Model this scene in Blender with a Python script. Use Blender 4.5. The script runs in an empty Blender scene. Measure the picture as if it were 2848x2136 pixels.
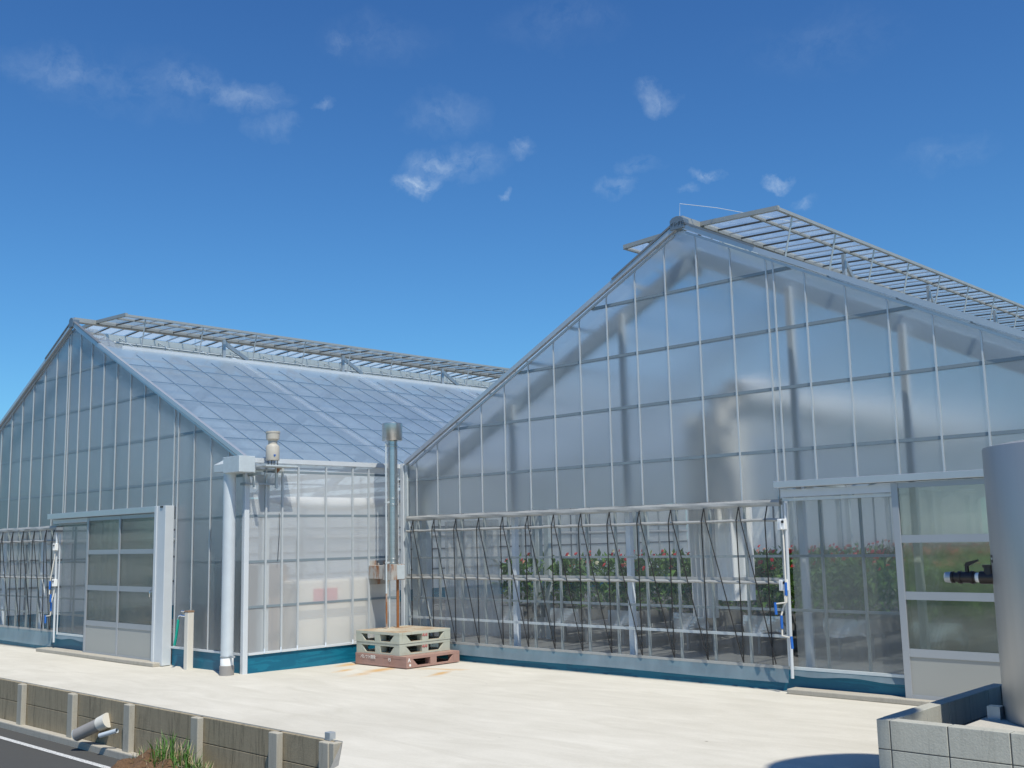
import bpy, math, random
from mathutils import Vector, Matrix
R = math.radians
rnd = random.Random(7)
S = bpy.context.scene
COL = S.collection

# ------------------------------------------------------------------ camera
cam_d = bpy.data.cameras.new("camera")
cam = bpy.data.objects.new("camera", cam_d); COL.objects.link(cam)
cam_d.sensor_width = 36.0; cam_d.sensor_fit = 'HORIZONTAL'; cam_d.lens = 36.0*2967.946/2848
cam_d.clip_start = 0.05; cam_d.clip_end = 3000
_yaw, _pit, _rol = R(43.68590), R(8.21549), R(-1.27392)
_fw = Vector((-math.sin(_yaw)*math.cos(_pit), math.cos(_yaw)*math.cos(_pit), math.sin(_pit)))
_rt = Vector((math.cos(_yaw), math.sin(_yaw), 0)); _up = _rt.cross(_fw)
_r2 = _rt*math.cos(_rol)+_up*math.sin(_rol); _u2 = _up*math.cos(_rol)-_rt*math.sin(_rol)
_m = Matrix.Identity(4)
for i in range(3):
    _m[i][0] = _r2[i]; _m[i][1] = _u2[i]; _m[i][2] = -_fw[i]
_m[2][3] = 1.6
cam.matrix_world = _m
S.camera = cam

# ------------------------------------------------------------------ light
SUN_EL = R(60); SUN_H = Vector((0.92, -0.39)).normalized()       # towards the sun
sd = bpy.data.lights.new("sun", 'SUN'); sd.energy = 4.2; sd.angle = R(0.53); sd.color = (1.0, 0.965, 0.86)
sun = bpy.data.objects.new("sun", sd); COL.objects.link(sun)
_sv = Vector((SUN_H.x*math.cos(SUN_EL), SUN_H.y*math.cos(SUN_EL), math.sin(SUN_EL)))
sun.rotation_euler = _sv.to_track_quat('Z', 'Y').to_euler(); sun.location = (6, -4, 12)

S.view_settings.view_transform = 'Standard'; S.view_settings.look = 'None'
S.view_settings.exposure = 0.14; S.view_settings.gamma = 1.0
S.render.engine = 'CYCLES'
S.cycles.use_denoising = True
S.cycles.max_bounces = 14; S.cycles.transmission_bounces = 12; S.cycles.transparent_max_bounces = 32
S.cycles.diffuse_bounces = 4; S.cycles.glossy_bounces = 4
S.cycles.sample_clamp_indirect = 4.0
S.cycles.caustics_reflective = False; S.cycles.caustics_refractive = False

# ------------------------------------------------------------------ node helpers
def N(nt, t, **kw):
    n = nt.nodes.new(t)
    for k, v in kw.items():
        if k.startswith('i_'): n.inputs[k[2:].replace('_', ' ')].default_value = v
        else: setattr(n, k, v)
    return n
def L(nt, a, b): nt.links.new(a, b)
def math_n(nt, op, a, b=None, c=None, clamp=False):
    n = nt.nodes.new('ShaderNodeMath'); n.operation = op; n.use_clamp = clamp
    for i, v in enumerate((a, b, c)):
        if v is None: continue
        if isinstance(v, (int, float)): n.inputs[i].default_value = v
        else: nt.links.new(v, n.inputs[i])
    return n.outputs[0]
def ramp(nt, fac, stops):
    n = nt.nodes.new('ShaderNodeValToRGB'); e = n.color_ramp.elements
    while len(e) < len(stops): e.new(0.5)
    for q, (p, c) in zip(e, stops):
        q.position = p; q.color = (c if len(c) == 4 else (*c, 1))
    nt.links.new(fac, n.inputs[0]); return n.outputs[0]
def pos(nt): return nt.nodes.new('ShaderNodeNewGeometry').outputs['Position']
def mapped(nt, scale=(1, 1, 1), rot=(0, 0, 0)):
    m = nt.nodes.new('ShaderNodeMapping'); m.inputs['Scale'].default_value = scale; m.inputs['Rotation'].default_value = rot
    nt.links.new(pos(nt), m.inputs['Vector']); return m.outputs[0]
def noise(nt, vec, scale, detail=4, rough=0.55, dist=0.0):
    n = nt.nodes.new('ShaderNodeTexNoise'); n.inputs['Scale'].default_value = scale
    n.inputs['Detail'].default_value = detail; n.inputs['Roughness'].default_value = rough; n.inputs['Distortion'].default_value = dist
    nt.links.new(vec, n.inputs['Vector']); return n.outputs['Fac']
def mixc(nt, fac, a, b, mode='MIX'):
    n = nt.nodes.new('ShaderNodeMix'); n.data_type = 'RGBA'; n.blend_type = mode
    for s, v in ((0, fac), (6, a), (7, b)):
        if isinstance(v, (int, float)): n.inputs[s].default_value = v
        elif isinstance(v, tuple): n.inputs[s].default_value = (*v, 1) if len(v) == 3 else v
        else: nt.links.new(v, n.inputs[s])
    return n.outputs[2]
def bump(nt, h, strength=0.2, dist=0.02):
    b = nt.nodes.new('ShaderNodeBump'); b.inputs['Strength'].default_value = strength; b.inputs['Distance'].default_value = dist
    nt.links.new(h, b.inputs['Height']); return b.outputs[0]
def new_mat(name):
    m = bpy.data.materials.new(name); m.use_nodes = True; nt = m.node_tree
    p = nt.nodes['Principled BSDF']; return m, nt, p
def mix_sh(nt, fac, a, b):
    n = nt.nodes.new('ShaderNodeMixShader')
    if isinstance(fac, (int, float)): n.inputs[0].default_value = fac
    else: nt.links.new(fac, n.inputs[0])
    nt.links.new(a, n.inputs[1]); nt.links.new(b, n.inputs[2]); return n.outputs[0]

# ------------------------------------------------------------------ world: Nishita sky with thin drifting clouds
W = bpy.data.worlds.new("World"); S.world = W; W.use_nodes = True
nt = W.node_tree; nt.nodes.clear()
sky = N(nt, 'ShaderNodeTexSky', sky_type='NISHITA', sun_disc=False, sun_elevation=SUN_EL,
        sun_rotation=math.atan2(SUN_H.x, SUN_H.y), altitude=50, air_density=1.1, dust_density=0.35, ozone_density=2.0)
tc = N(nt, 'ShaderNodeTexCoord'); dvec = tc.outputs['Generated']
def pix_dir(x, y):     # where each wisp stands in the sky
    return (_fw + _r2*((x-1424)/2967.946) - _u2*((y-1068)/2967.946)).normalized()
clouds = [  # x, y, radius, strength, aspect
    (1165, 515, .034, 1.0, 1.2), (1215, 465, .050, .55, 1.1), (1300, 450, .06, .35, 1.2), (1450, 415, .030, .45, 1.0), (1240, 315, .060, .20, 1.4),
    (1830, 265, .034, .5, 1.2), (1700, 505, .034, .5, 1.2), (1780, 450, .030, .3, 1.4), (1955, 490, .018, .75, 1.6), (2150, 510, .020, .9, 1.5),
    (2240, 565, .018, .4, 1.6), (1920, 535, .014, .35, 1.5),
    (180, 190, .06, .24, 1.8), (380, 235, .09, .14, 1.8), (535, 235, .05, .30, 1.4), (680, 275, .045, .36, 1.8), (770, 355, .036, .24, 1.5),
    (900, 305, .014, .35, 1.6), (950, 120, .034, .28, .8), (1060, 110, .07, .10, 1.5), (2640, 430, .05, .15, 1.6), (1410, 545, .012, .3, 1),
    (2300, 110, .09, .08, 1.6), (1560, 60, .07, .10, 1.6)]
nvec = nt.nodes.new('ShaderNodeTexNoise'); nvec.inputs['Scale'].default_value = 19; nvec.inputs['Detail'].default_value = 7; nvec.inputs['Roughness'].default_value = .62
L(nt, dvec, nvec.inputs['Vector'])
wsub = N(nt, 'ShaderNodeVectorMath', operation='SUBTRACT'); L(nt, nvec.outputs['Color'], wsub.inputs[0]); wsub.inputs[1].default_value = (.5, .5, .5)
wsc = N(nt, 'ShaderNodeVectorMath', operation='SCALE'); L(nt, wsub.outputs[0], wsc.inputs[0]); wsc.inputs['Scale'].default_value = 0.05
wadd = N(nt, 'ShaderNodeVectorMath', operation='ADD'); L(nt, dvec, wadd.inputs[0]); L(nt, wsc.outputs[0], wadd.inputs[1])
cover = None
for x, y, r, a, asp in clouds:
    r *= .52; a *= .70
    c = pix_dir(x, y)
    east = Vector((0, 0, 1)).cross(c).normalized(); nor = c.cross(east)
    sb = N(nt, 'ShaderNodeVectorMath', operation='SUBTRACT'); L(nt, wadd.outputs[0], sb.inputs[0]); sb.inputs[1].default_value = c
    d1 = N(nt, 'ShaderNodeVectorMath', operation='DOT_PRODUCT'); L(nt, sb.outputs[0], d1.inputs[0]); d1.inputs[1].default_value = east/(r*asp*1.15)
    d2 = N(nt, 'ShaderNodeVectorMath', operation='DOT_PRODUCT'); L(nt, sb.outputs[0], d2.inputs[0]); d2.inputs[1].default_value = nor/(r*.72)
    d3 = N(nt, 'ShaderNodeVectorMath', operation='DOT_PRODUCT'); L(nt, sb.outputs[0], d3.inputs[0]); d3.inputs[1].default_value = c*3
    q = math_n(nt, 'ADD', math_n(nt, 'ADD', math_n(nt, 'MULTIPLY', d1.outputs['Value'], d1.outputs['Value']),
              math_n(nt, 'MULTIPLY', d2.outputs['Value'], d2.outputs['Value'])), math_n(nt, 'MULTIPLY', d3.outputs['Value'], d3.outputs['Value']))
    fall = math_n(nt, 'MULTIPLY', math_n(nt, 'SUBTRACT', 1.0, math_n(nt, 'SQRT', q), clamp=True), a)
    cover = fall if cover is None else math_n(nt, 'MAXIMUM', cover, fall)
fine = noise(nt, wadd.outputs[0], 55, 9, 0.64, 0.3)
streak = nt.nodes.new('ShaderNodeMapping'); streak.inputs['Scale'].default_value = (1, 1, 2.2); L(nt, wadd.outputs[0], streak.inputs['Vector'])
coarse = noise(nt, streak.outputs[0], 17, 5, 0.6)
fl = math_n(nt, 'MULTIPLY', math_n(nt, 'SUBTRACT', math_n(nt, 'ADD', fine, math_n(nt, 'MULTIPLY', coarse, .8)), .70, clamp=True), 2.0, clamp=True)
dens = math_n(nt, 'MULTIPLY', math_n(nt, 'MULTIPLY', cover, 1.55), fl, clamp=True)
sz = N(nt, 'ShaderNodeSeparateXYZ'); L(nt, dvec, sz.inputs[0])
deep = ramp(nt, sz.outputs['Z'], [(.06,(.43,.87,1.18)),(.55,(.31,.64,1.06))])
tint = mixc(nt, 1.0, sky.outputs[0], deep, 'MULTIPLY')
cl = mixc(nt, math_n(nt, 'MULTIPLY', dens, .8), tint, (6.0, 7.2, 8.4))
bg = N(nt, 'ShaderNodeBackground'); bg.inputs['Strength'].default_value = 0.10; L(nt, cl, bg.inputs['Color'])
wo = N(nt, 'ShaderNodeOutputWorld'); L(nt, bg.outputs[0], wo.inputs['Surface'])

# ------------------------------------------------------------------ mesh builder
ORG = {}
class MB:
    def __init__(s): s.v = []; s.f = []; s.mi = []; s.cur = 0
    def add(s, vs, fs):
        o = len(s.v); s.v += [tuple(map(float, p)) for p in vs]
        for f in fs: s.f.append([o+i for i in f]); s.mi.append(s.cur)
        return s
    def box(s, x0, y0, z0, x1, y1, z1):
        return s.add([(x0,y0,z0),(x1,y0,z0),(x1,y1,z0),(x0,y1,z0),(x0,y0,z1),(x1,y0,z1),(x1,y1,z1),(x0,y1,z1)],
                     [(0,3,2,1),(4,5,6,7),(0,1,5,4),(1,2,6,5),(2,3,7,6),(3,0,4,7)])
    def beam(s, p, q, w, h, up=(0,0,1)):
        p, q = Vector(p), Vector(q); d = (q-p).normalized(); u = Vector(up)
        if abs(d.dot(u)) > .99: u = Vector((0,1,0))
        a = d.cross(u).normalized(); b = a.cross(d).normalized(); a *= w/2; b *= h/2
        vs = [p-a-b, p+a-b, p+a+b, p-a+b, q-a-b, q+a-b, q+a+b, q-a+b]
        return s.add(vs, [(0,1,2,3),(7,6,5,4),(0,4,5,1),(1,5,6,2),(2,6,7,3),(3,7,4,0)])
    def tube(s, pts, r, n=10, caps=True):
        pts = [Vector(p) for p in pts]; rs = r if isinstance(r, (list, tuple)) else [r]*len(pts)
        o = len(s.v); u = None
        for i, p in enumerate(pts):
            d = (pts[min(i+1, len(pts)-1)]-pts[max(i-1, 0)]).normalized()
            if u is None: u = Vector((0,0,1)) if abs(d.z) < .9 else Vector((1,0,0))
            a = d.cross(u).normalized(); b = a.cross(d).normalized(); u = b
            for k in range(n):
                t = 2*math.pi*k/n; s.v.append(tuple(p+(a*math.cos(t)+b*math.sin(t))*rs[i]))
        for i in range(len(pts)-1):
            for k in range(n):
                k2 = (k+1) % n; s.f.append([o+i*n+k, o+i*n+k2, o+(i+1)*n+k2, o+(i+1)*n+k]); s.mi.append(s.cur)
        if caps:
            s.f.append([o+k for k in range(n)][::-1]); s.mi.append(s.cur)
            s.f.append([o+(len(pts)-1)*n+k for k in range(n)]); s.mi.append(s.cur)
        return s
    def lathe(s, base, prof, n=32, axis=(0,0,1)):
        base = Vector(base); ax = Vector(axis).normalized(); u = Vector((1,0,0)) if abs(ax.x) < .9 else Vector((0,0,1))
        a = ax.cross(u).normalized(); b = ax.cross(a).normalized(); o = len(s.v)
        for r, z in prof:
            for k in range(n):
                t = 2*math.pi*k/n; s.v.append(tuple(base+ax*z+(a*math.cos(t)+b*math.sin(t))*max(r, 1e-4)))
        for i in range(len(prof)-1):
            for k in range(n):
                k2 = (k+1) % n; s.f.append([o+i*n+k, o+i*n+k2, o+(i+1)*n+k2, o+(i+1)*n+k]); s.mi.append(s.cur)
        return s
    def poly(s, pts): return s.add(pts, [list(range(len(pts)))])
    def prism(s, pts, ext):
        n = len(pts); e = Vector(ext); a = [Vector(p) for p in pts]
        return s.add(a+[p+e for p in a], [list(range(n))[::-1], list(range(n, 2*n))]+[(i, (i+1) % n, n+(i+1) % n, n+i) for i in range(n)])
    def grid(s, fn, nu, nv):
        o = len(s.v)
        for j in range(nv+1):
            for i in range(nu+1): s.v.append(tuple(fn(i/nu, j/nv)))
        for j in range(nv):
            for i in range(nu):
                a = o+j*(nu+1)+i; s.f.append([a, a+1, a+nu+2, a+nu+1]); s.mi.append(s.cur)
        return s
    def build(s, name, mat, parent=None, smooth=False, bevel=0, org=None):
        me = bpy.data.meshes.new(name)
        o = bpy.data.objects.new(name, me); COL.objects.link(o)
        if parent is not None: og = ORG[parent]; o.parent = parent
        else:
            og = Vector(org) if org is not None else Vector((0,0,0)); o.location = og
        ORG[o] = og
        me.from_pydata([(x-og.x, y-og.y, z-og.z) for x, y, z in s.v], [], s.f)
        for m in (mat if isinstance(mat, (list, tuple)) else [mat]): me.materials.append(m)
        for p, k in zip(me.polygons, s.mi): p.material_index = k; p.use_smooth = smooth
        if smooth:
            try: me.set_sharp_from_angle(angle=R(35))
            except Exception: pass
        if bevel:
            b = o.modifiers.new('bevel', 'BEVEL'); b.width = bevel; b.segments = 2; b.limit_method = 'ANGLE'
        me.update(); return o
def tag(o, label=None, cat=None, group=None, kind=None):
    for k, v in (('label', label), ('category', cat), ('group', group), ('kind', kind)):
        if v: o[k] = v
    return o
def thing(name, loc, label, cat, group=None):
    o = bpy.data.objects.new(name, None); COL.objects.link(o); o.location = loc; o.empty_display_size = .2
    ORG[o] = Vector(loc); return tag(o, label, cat, group)
def part(name, mb, mat, parent, **k): return mb.build(name, mat, parent, **k)
def text_part(txt, size, origin, xdir, ydir, mat, parent, name='lettering', extr=.001, shear=0):
    cu = bpy.data.curves.new(name, 'FONT'); cu.body = txt; cu.size = size; cu.extrude = extr; cu.shear = shear
    t = bpy.data.objects.new(name, cu); COL.objects.link(t)
    bpy.context.view_layer.update()
    me = bpy.data.meshes.new_from_object(t.evaluated_get(bpy.context.evaluated_depsgraph_get()))
    bpy.data.objects.remove(t)
    x, y = Vector(xdir).normalized(), Vector(ydir).normalized(); z = x.cross(y); og = ORG[parent]
    for v in me.vertices: v.co = Vector(origin)-og+x*v.co.x+y*v.co.y+z*v.co.z
    me.materials.clear(); me.materials.append(mat)
    o = bpy.data.objects.new(name, me); COL.objects.link(o); o.parent = parent; ORG[o] = og; return o

# ------------------------------------------------------------------ materials
M = {}
def simple(name, col, rough=.5, metal=0.0, var=.12, vs=6.0, bmp=0.0, bs=60, spec=.5):
    m, nt, p = new_mat(name); p.inputs['Roughness'].default_value = rough; p.inputs['Metallic'].default_value = metal
    p.inputs['Specular IOR Level'].default_value = spec
    f = noise(nt, pos(nt), vs, 6, .6)
    c = mixc(nt, f, tuple(x*(1-var) for x in col), tuple(min(1, x*(1+var)) for x in col)); L(nt, c, p.inputs['Base Color'])
    if bmp: L(nt, bump(nt, noise(nt, pos(nt), bs, 5), bmp, .01), p.inputs['Normal'])
    M[name] = m; return m
simple('white_alu', (.64,.67,.69), .38, .1, .08, 6, spec=.5)
simple('alu', (.56,.58,.60), .34, .55, .08, 4)
simple('alu_dark', (.26,.27,.28), .40, .5, .1, 4)
simple('galv', (.44,.47,.49), .42, .5, .16, 9); simple('chan', (.60,.63,.64), .36, .3, .08, 5); simple('purlin_grey', (.24,.29,.32), .45, .2, .08, 5); simple('bar_dark', (.075,.08,.08), .45, .2)
simple('galv_pale', (.60,.65,.66), .45, .2, .14, 14, .03, 90)
simple('steel_paint', (.60,.63,.63), .5, .0, .08, 5)
simple('vent_rail', (.40,.41,.39), .45, .3, .12, 6)
simple('cap_blue', (.16,.21,.26), .4, .2); simple('rail_grey', (.40,.40,.38), .5, .1, .2, 30); simple('mullion_grey', (.36,.39,.38), .45, .2, .1, 6); simple('roof_line', (.15,.23,.33), .5); simple('door_alu', (.42,.44,.47), .36, .4, .06, 4); simple('duct_silver', (.88,.88,.88), .36, .95, .04, 6)
simple('bright_cloth', (.92,.91,.89), .7, 0, .03, 3)
simple('post_grey', (.80,.84,.88), .5, 0, .06, 5)
simple('frame_blue', (.56,.66,.75), .5, 0, .06, 5)
simple('gasket', (.02,.02,.022), .6)
simple('black_cord', (.012,.012,.013), .7)
simple('black_plastic', (.028,.02,.018), .38, 0, .25, 20)
simple('blue_grip', (.02,.13,.48), .4)
simple('pvc_beige', (.52,.48,.41), .42, 0, .08, 8)
simple('pvc_grey', (.30,.28,.26), .55, 0, .12, 8)
simple('pipe_white', (.60,.64,.66), .4, .15, .12, 7)
simple('white_plastic', (.88,.88,.86), .35, 0, .05, 5)
simple('red_label', (.72,.28,.29), .4)
simple('heater_cream', (.86,.80,.70), .4, 0, .04, 3)
simple('cream_paint', (.70,.66,.58), .4, 0, .06, 3)
simple('brown_board', (.30,.19,.12), .6, 0, .2, 5)
simple('hose_green', (.0,.36,.27), .35)
simple('chrome', (.82,.83,.84), .08, 1.0, .03)
simple('door_panel', (.40,.40,.37), .45, 0, .05, 2, spec=.4)
simple('silver_foil', (.80,.80,.80), .24, .45, .15, 14, .5, 18)
simple('ink_red', (.50,.05,.06), .5); simple('ink_white', (.85,.84,.80), .5); simple('ink_black', (.01,.012,.02), .5)
simple('mat_dark', (.15,.15,.145), .9, 0, .35, 4, .2, 30)
simple('leg_steel', (.35,.36,.37), .5, .4)
simple('stem', (.07,.13,.03), .5)

def rust(name, base, amt=.5):
    m, nt, p = new_mat(name)
    f = noise(nt, mapped(nt, (9, 9, 2.5)), 1.4, 8, .7)
    k = ramp(nt, f, [(max(0, .62-amt*.4), (0,0,0)), (.72-amt*.25, (1,1,1))])
    c = mixc(nt, k, base, mixc(nt, noise(nt, pos(nt), 30, 5), (.20,.065,.02), (.36,.15,.05)))
    L(nt, c, p.inputs['Base Color']); p.inputs['Roughness'].default_value = .6
    M[name] = m; return m
rust('rusty_plate', (.42,.41,.38), .35); rust('rusty_pipe', (.30,.13,.06), .9); rust('rusty_leg', (.55,.53,.48), .6)

def stainless():
    m, nt, p = new_mat('stainless'); p.inputs['Metallic'].default_value = .92; p.inputs['Roughness'].default_value = .28
    f = noise(nt, mapped(nt, (1, 1, 14)), 4, 5)
    L(nt, mixc(nt, f, (.46,.45,.43), (.66,.645,.62)), p.inputs['Base Color'])
    M['stainless'] = m
stainless()
def tank_mat():
    m, nt, p = new_mat('tank_metal'); p.inputs['Metallic'].default_value = .6; p.inputs['Roughness'].default_value = .42
    f = noise(nt, mapped(nt, (5, 5, .5)), 2.2, 5)
    L(nt, mixc(nt, f, (.40,.40,.39), (.48,.475,.46)), p.inputs['Base Color'])
    L(nt, bump(nt, noise(nt, mapped(nt, (1,1,.25)), 3, 3), .05, .03), p.inputs['Normal']); M['tank_metal'] = m
tank_mat()

def concrete_apron():
    m, nt, p = new_mat('apron_concrete')
    P = pos(nt)
    big = noise(nt, P, .55, 6, .6, .6); mid = noise(nt, mapped(nt, (.7, 2.6, 1), (0,0,R(-18))), 1.5, 7, .65, .8); fine = noise(nt, P, 45, 6, .7)
    c = mixc(nt, ramp(nt, mid, [(.30,(0,0,0)),(.72,(1,1,1))]), (.525,.485,.40), (.69,.645,.555))
    c = mixc(nt, math_n(nt, 'MULTIPLY', ramp(nt, big, [(.42,(0,0,0)),(.66,(1,1,1))]), .36), c, (.42,.385,.31))
    c = mixc(nt, .32, c, mixc(nt, fine, (.42,.40,.35), (.76,.73,.66)))
    # rust runs round the pallets and scattered dark specks
    sep = N(nt, 'ShaderNodeSeparateXYZ'); L(nt, P, sep.inputs[0])
    wob = noise(nt, P, 3.2, 5, .6)
    def blob(cx, cy, rx, ry, ang):
        mp = N(nt, 'ShaderNodeMapping', vector_type='TEXTURE'); mp.inputs['Location'].default_value = (cx, cy, 0); mp.inputs['Rotation'].default_value = (0,0,ang); mp.inputs['Scale'].default_value = (rx, ry, 1)
        L(nt, P, mp.inputs['Vector']); ln = N(nt, 'ShaderNodeVectorMath', operation='LENGTH'); L(nt, mp.outputs[0], ln.inputs[0])
        return math_n(nt, 'SUBTRACT', 1.0, math_n(nt, 'ADD', ln.outputs['Value'], math_n(nt, 'MULTIPLY', math_n(nt, 'SUBTRACT', wob, .5), 2.2)), clamp=True)
    st = None
    for a in ((-10.75, 8.75, .75, .16, R(-75)), (-10.15, 9.25, .42, .10, R(20)), (-9.85, 8.95, .45, .09, R(-70)), (-11.55, 8.85, .35, .14, R(-80)), (-11.1, 8.45, .3, .10, R(-70))):
        b = blob(*a); st = b if st is None else math_n(nt, 'MAXIMUM', st, b)
    c = mixc(nt, math_n(nt, 'MULTIPLY', st, .85, clamp=True), c, (.55,.31,.10))
    vo = nt.nodes.new('ShaderNodeTexVoronoi'); vo.inputs['Scale'].default_value = 1.7; L(nt, P, vo.inputs['Vector'])
    spk = ramp(nt, vo.outputs['Distance'], [(.016,(1,1,1)),(.03,(0,0,0))])
    spk2 = math_n(nt, 'MULTIPLY', spk, ramp(nt, noise(nt, P, .9, 2), [(.52,(0,0,0)),(.58,(1,1,1))]))
    c = mixc(nt, math_n(nt, 'MULTIPLY', spk2, .7), c, (.10,.085,.07))
    L(nt, c, p.inputs['Base Color']); p.inputs['Roughness'].default_value = .88; p.inputs['Specular IOR Level'].default_value = .2
    h = math_n(nt, 'ADD', math_n(nt, 'MULTIPLY', mid, .7), math_n(nt, 'MULTIPLY', fine, .22))
    L(nt, bump(nt, h, .28, .03), p.inputs['Normal']); M['apron_concrete'] = m
concrete_apron()
def block_mat(name, a, b, vert=1.0, streak=.5):
    m, nt, p = new_mat(name)
    f = noise(nt, pos(nt), 9, 7, .65, .4); g = noise(nt, pos(nt), 95, 4, .6); s = noise(nt, mapped(nt, (9, 9, .7*vert)), 1.3, 9, .78, 1.2)
    c = mixc(nt, f, a, b); c = mixc(nt, .35, c, mixc(nt, g, tuple(x*.6 for x in a), tuple(min(1, x*1.3) for x in b)))
    c = mixc(nt, math_n(nt, 'MULTIPLY', ramp(nt, s, [(.50,(0,0,0)),(.74,(1,1,1))]), streak), c, tuple(x*.34 for x in a))
    L(nt, c, p.inputs['Base Color']); p.inputs['Roughness'].default_value = .92; p.inputs['Specular IOR Level'].default_value = .15
    L(nt, bump(nt, math_n(nt, 'ADD', g, math_n(nt, 'MULTIPLY', f, .5)), .35, .008), p.inputs['Normal']); M[name] = m
block_mat('block_grey', (.39,.38,.33), (.49,.48,.42), 1, .4); block_mat('panel_brown', (.27,.225,.15), (.42,.345,.235), 1.3, 1.0)
block_mat('post_concrete', (.40,.37,.30), (.49,.45,.37), 1, .45); block_mat('kerb_concrete', (.38,.35,.29), (.50,.46,.39), 1, .3); block_mat('pad_concrete', (.46,.43,.37), (.55,.52,.46), 1, .15)
def mortar():
    m, nt, p = new_mat('mortar'); p.inputs['Base Color'].default_value = (.10,.10,.095,1); p.inputs['Roughness'].default_value = .95; M['mortar'] = m
mortar()
def asphalt():
    m, nt, p = new_mat('asphalt'); P = pos(nt)
    g = noise(nt, P, 130, 4, .7); b = noise(nt, P, 1.3, 5, .6)
    c = mixc(nt, g, (.032,.034,.035), (.115,.115,.112)); c = mixc(nt, math_n(nt, 'MULTIPLY', b, .5), c, (.10,.094,.082))
    L(nt, c, p.inputs['Base Color']); p.inputs['Roughness'].default_value = .9; p.inputs['Specular IOR Level'].default_value = .25
    L(nt, bump(nt, g, .7, .01), p.inputs['Normal']); M['asphalt'] = m
    m2, nt, p = new_mat('road_paint'); g = noise(nt, pos(nt), 60, 5, .75); e = ramp(nt, g, [(.40,(0,0,0)),(.52,(1,1,1))])
    L(nt, mixc(nt, e, (.20,.20,.20), (.66,.66,.64)), p.inputs['Base Color']); p.inputs['Roughness'].default_value = .8; M['road_paint'] = m2
asphalt()
def soil():
    m, nt, p = new_mat('soil'); g = noise(nt, pos(nt), 26, 7, .7)
    L(nt, mixc(nt, g, (.07,.038,.02), (.30,.17,.085)), p.inputs['Base Color']); p.inputs['Roughness'].default_value = 1
    L(nt, bump(nt, g, .9, .05), p.inputs['Normal']); M['soil'] = m
    m, nt, p = new_mat('field_soil'); g = noise(nt, pos(nt), 2, 7, .7)
    L(nt, mixc(nt, g, (.10,.09,.05), (.17,.16,.09)), p.inputs['Base Color']); p.inputs['Roughness'].default_value = 1; M['field_soil'] = m
soil()
def teal():
    m, nt, p = new_mat('teal_board'); P = pos(nt)
    f = noise(nt, mapped(nt, (1.2,1.2,9)), 1.1, 6, .6, .6)
    k = ramp(nt, f, [(.50,(0,0,0)),(.53,(1,1,1))])
    c = mixc(nt, math_n(nt, 'MULTIPLY', k, .8), (.003,.115,.20), (.008,.175,.27))
    c = mixc(nt, .2, c, mixc(nt, noise(nt, P, 14, 5), (.003,.06,.10), (.02,.22,.29)))
    L(nt, c, p.inputs['Base Color']); p.inputs['Roughness'].default_value = .42; p.inputs['Specular IOR Level'].default_value = .35; M['teal_board'] = m
teal()
def leafy(name, a, b, rough=.45, tl=.25):
    m, nt, p = new_mat(name); g = noise(nt, pos(nt), 11, 4, .7)
    L(nt, mixc(nt, g, a, b), p.inputs['Base Color']); p.inputs['Roughness'].default_value = rough
    t = N(nt, 'ShaderNodeBsdfTranslucent'); L(nt, mixc(nt, g, tuple(x*1.3 for x in a), tuple(x*1.5 for x in b)), t.inputs['Color'])
    out = nt.nodes['Material Output']; L(nt, mix_sh(nt, tl, p.outputs[0], t.outputs[0]), out.inputs['Surface']); M[name] = m
leafy('leaf', (.045,.10,.02), (.10,.20,.04)); leafy('leaf_bright', (.085,.18,.028), (.17,.31,.06)); leafy('grass', (.05,.13,.015), (.13,.27,.05)); leafy('dry_grass', (.30,.24,.12), (.55,.47,.30))
leafy('petal_red', (.50,.018,.02), (.68,.05,.045)); leafy('petal_cream', (.70,.60,.36), (.82,.76,.55)); leafy('petal_pink', (.66,.26,.16), (.72,.36,.26))

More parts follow.
